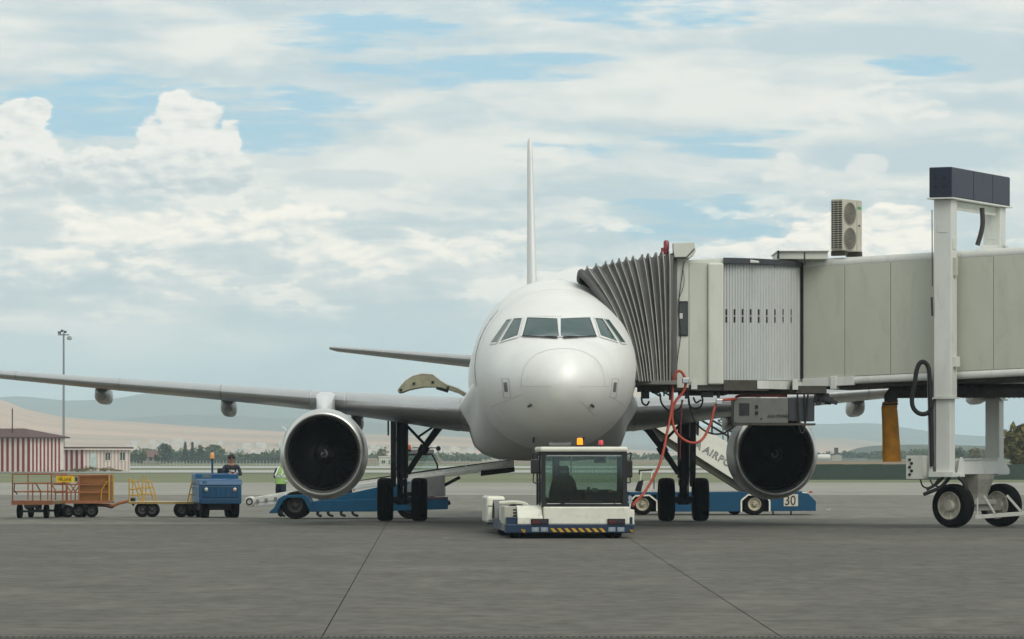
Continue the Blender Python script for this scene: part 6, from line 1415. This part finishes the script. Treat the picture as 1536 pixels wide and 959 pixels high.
MB().prism([(-.95, -.3), (.8, -.3), (.8, 1.95), (.1, 2.2), (-.95, 1.95)], 0, 2.0).build('wall', mat('shed grey', (150, 150, 142), .7), sh); MB().box((-.45, .5, 1.9), (.2, 1.2, 3.2)).build('chimney', mat('chimney dark', (70, 72, 72), .8), sh); MB().box((-.5, .45, 3.2), (.25, 1.25, 3.35)).build('chimney_cap', MATS['chimney dark'], sh)
# green screen panels on the far side of the apron
M_screen = mat('screen green', (50, 66, 56), .85, var=.15, scale=.8, dirt=.3, dirt_rgb=(40, 48, 46))
p0 = W(1205, 720, 317); scr = thing('screen_fence', 'dark green low screen fence along the far edge of the apron at right', 'fence', (p0.x, 317, 0))
for k in range(30):
    MB().box((k*1.0+.002, .02*(k % 2), .0), (k*1.0+.998, .06+.02*(k % 2), 1.17+.012*((k*7) % 3))).build('screen_panel', M_screen, scr); 
    if k % 2 == 0: MB().box((k*1.0-.03, .04, 0), (k*1.0+.03, .1, 1.2)).build('post', M_dark, scr)
# earth banks
M_bank = ground_mat('dry earth bank', (128, 108, 84), (112, 104, 76), (140, 120, 96), 0.3, big=0.03, rough=.95)
def bank(d, prof, seed): return ridge('earth_bank', d, prof, 40, M_bank, 12, 1.0, seed)
bank(430, [(1150, 689), (1230, 685.5), (1390, 685.0), (1480, 687), (1600, 688)], 2)
bank(1150, [(440, 692), (520, 688.5), (560, 684), (600, 688), (700, 689.5), (800, 688), (960, 687), (1010, 689), (1110, 690)], 4)
bank(1420, [(150, 693), (240, 691), (380, 691), (470, 693)], 6)
# perimeter fence
pf = thing('perimeter_fence', 'long thin post and wire airfield fence in front of the far trees', 'fence', (W(160, 697, 880).x, 880, 0))
s_ = 880/FPX; pm = None
for k in range(110):
    x = k*5.0*s_
    if pm is None: pm = MB().box((-.05, -.05, -.2), (.05, .05, 1.05)).build('post', mat('fence concrete', (164, 166, 160), .8), pf)
    o = pm if k == 0 else pm.copy()
    if k: COL.objects.link(o); o.parent = pf
    o.location.x = x
for z in (.45, .95): MB().tube([(0, -.06, z), (109*5*s_, -.06, z)], .02, 4).build('wire', M_dark, pf)
# ------------------------------------------------------------------ trees
def leafmat(nm, a, b_): 
    m = bpy.data.materials.new(nm); m.use_nodes = True; T = NT(m.node_tree); p = m.node_tree.nodes['Principled BSDF']
    ge = T.n.new('ShaderNodeNewGeometry'); oi = T.n.new('ShaderNodeObjectInfo')
    c_ = T.mix(ge.outputs['Random Per Island'], lin(a), lin(b_)); T.l.new(c_, p.inputs['Base Color']); p.inputs['Roughness'].default_value = .8; p.inputs['Specular IOR Level'].default_value = .2
    return m
L_dark = leafmat('leaf dark', (42, 56, 38), (66, 80, 52)); L_mid = leafmat('leaf mid', (58, 74, 44), (96, 104, 62)); L_aut = leafmat('leaf autumn', (78, 80, 48), (124, 112, 66)); L_con = leafmat('leaf conifer', (34, 50, 40), (54, 70, 54))
M_bark = mat('bark', (84, 72, 60), .9, var=.2)
def leaves(b, c, rx, rz, n, size, rnd, shape='round'):
    """small bent leaf clumps spread through the volume, denser towards the outside"""
    bumps = [(Vector((rnd.gauss(0, 1), rnd.gauss(0, 1), rnd.gauss(0, .8))).normalized(), rnd.uniform(.10, .34)) for _ in range(9)]
    for _ in range(n):
        if shape == 'cone':
            t = rnd.random()**.75; r = rx*(1-t)*(0.55+.45*rnd.random()**.5)*(1+.22*sin(t*34)); a = rnd.uniform(0, 2*pi); p = Vector((r*cos(a), r*sin(a), -rz+2*rz*t))
        else:
            v = Vector((rnd.gauss(0, 1), rnd.gauss(0, 1), rnd.gauss(0, 1))).normalized(); k = rnd.random()**.38
            m = .78+sum(h*max(0, v.dot(u)-.55)*2.2 for u, h in bumps); p = Vector((v.x*rx, v.y*rx, v.z*rz))*k*m
        p += Vector(c); s_ = size*rnd.uniform(.5, 1.3)
        e1 = Vector((rnd.gauss(0, 1), rnd.gauss(0, 1), rnd.gauss(0, .6))).normalized()*s_; e2 = e1.cross(Vector((rnd.gauss(0, 1), rnd.gauss(0, 1), rnd.gauss(0, 1))).normalized())*.8
        b.add([p-e1, p+e2, p+e1, p-e2*.7], [(0, 1, 2, 3)])
def tree(px, base, top, wpx, d, lm, label, shape='round', group=None, n=420, seed=1, kind='tree'):
    rnd = random.Random(seed); s_ = d/FPX; p = W(px, base, d); H_ = (base-top)*s_; rx = wpx*s_/2; zb_ = max(0, p.z)*0
    r = thing(kind, label, 'tree', (p.x, d, p.z if abs(p.z) < 6 else 0), 0, group)
    tb_ = MB(); cz = H_*(.56 if shape == 'round' else .54); rz = H_*(.46 if shape == 'round' else .5)
    tb_.tube([(0, 0, -.3), (.05*rx, 0, H_*.3), (0, .05*rx, H_*.75)], [H_*.035, H_*.026, H_*.008], 8)
    if shape == 'round':
        for k in range(6):
            a = rnd.uniform(0, 2*pi); z = H_*rnd.uniform(.22, .5); tb_.tube([(0, 0, z), (rx*.35*cos(a), rx*.35*sin(a), z+H_*.12), (rx*.7*cos(a), rx*.7*sin(a), z+H_*.2)], [H_*.016, H_*.011, H_*.004], 5)
    tb_.build('trunk', M_bark, r, smooth=50)
    b = MB(); leaves(b, (0, 0, cz), rx, rz, n, max(rx, rz)*(.16 if shape == 'round' else .14), rnd, shape); b.build('crown', lm, r, fix=False)
    return r
tree(246.5, 695, 662, 21, 1180, L_dark, 'dense dark rounded tree standing tallest left of the beacon pole', seed=2, n=700)
tree(278, 695, 665, 13, 1190, L_con, 'dark conifer, left one of the pair between the round trees', 'cone', seed=3)
tree(288.5, 695, 665.5, 10, 1195, L_con, 'slim dark conifer, right one of the pair', 'cone', seed=4)
tree(301, 695, 669, 12, 1200, L_dark, 'small round dark tree just right of the conifers', seed=5)
tree(322, 695, 665, 34, 1260, L_mid, 'broad green tree behind the tractor beacon', seed=6, n=800)
tree(1536, 716, 636, 52, 360, L_aut, 'big olive green tree at the right edge behind the bridge wheels', seed=7, n=2600)
tree(213, 695, 674, 18, 960, L_mid, 'green tree at the left end of the red roofed house', seed=13, n=500)
tree(236, 696, 681, 12, 950, L_dark, 'low dark bush covering the right end of the red roofed house', seed=14, n=350)
tree(573, 694, 671, 20, 1080, L_aut, 'olive tree behind the small white house', seed=8)
tree(1440, 691, 671, 18, 1000, L_dark, 'dark tree seen between the two gantry legs, left of the bushy one', seed=11)
tree(1462, 692, 672, 24, 900, L_aut, 'bushy olive tree between the gantry legs', seed=12, n=600)
def belt(name, px0, px1, base, t0, t1, d, lm, n, seed, dens=150, wp=(14, 30)):
    rnd = random.Random(seed); b = MB(); s_ = d/FPX
    for i in range(n):
        px = px0+(px1-px0)*(i+rnd.random())/n; dd = d+rnd.uniform(-60, 60); top = rnd.uniform(t0, t1); H_ = (base-top)*s_; w_ = rnd.uniform(*wp)*s_/2; p = W(px, base, dd)
        leaves(b, (p.x, dd, max(p.z, 0)+H_*.5), w_, H_*.52, dens, w_*.20, rnd)
    o = b.build(name, lm, fix=False); o['kind'] = 'stuff'; return o
belt('tree_belt', 190, 430, 694.5, 671, 683, 1330, L_mid, 46, 21); belt('tree_belt', 192, 425, 694.5, 678, 688, 1280, L_dark, 40, 22)
belt('tree_belt', 540, 712, 693, 678, 687, 1500, L_mid, 30, 23); belt('tree_belt', 700, 1120, 690, 678, 687, 1700, L_mid, 50, 24)
belt('tree_belt', 1300, 1540, 688, 672, 684, 1500, L_mid, 34, 25); belt('tree_belt', 1200, 1400, 687, 676, 684, 1650, L_dark, 34, 26)
belt('shrubs', 90, 185, 707, 700, 705, 470, L_aut, 16, 27, 90, (6, 16))
# scatter of far houses on the slope as one mass
rnd = random.Random(31); b = MB(); fcr = pchip([-100, 0, 40, 110, 200, 330, 480, 640, 760, 900], [598, 602, 616, 628, 634, 643, 650, 653, 660, 672])
for i in range(150):
    px = rnd.uniform(190, 730); r_ = rnd.uniform(.04, .34); d = 4600-1500*(1-r_); crest = (HOR-fcr(px))*4600/FPX+EYE; h = crest*sin(r_*pi/2)**1.3
    X_ = (px-768)*4600/FPX*d/4600; w_ = rnd.uniform(1.5, 4.5); b.box((X_-w_, d-3, h-6), (X_+w_, d+5, h+rnd.uniform(1.5, 4)))
tw = b.build('far_town', mat('town white', (200, 196, 186), .8, var=.2, scale=.05)); tw['kind'] = 'stuff'
# ------------------------------------------------------------------ haze
hm = bpy.data.materials.new('haze air'); hm.use_nodes = True; T = NT(hm.node_tree); T.n.clear()
o_ = T.n.new('ShaderNodeOutputMaterial'); pv = T.n.new('ShaderNodeVolumePrincipled'); T.l.new(pv.outputs[0], o_.inputs['Volume'])
pv.inputs['Color'].default_value = (0.74, 0.905, 1.0, 1); pv.inputs['Density'].default_value = 1.6e-4; pv.inputs['Anisotropy'].default_value = 0.1
b = MB(); b.box((-2900, -420, -14), (2900, 9900, 178)); hz = b.build('haze', hm, fix=True); hz['kind'] = 'stuff'
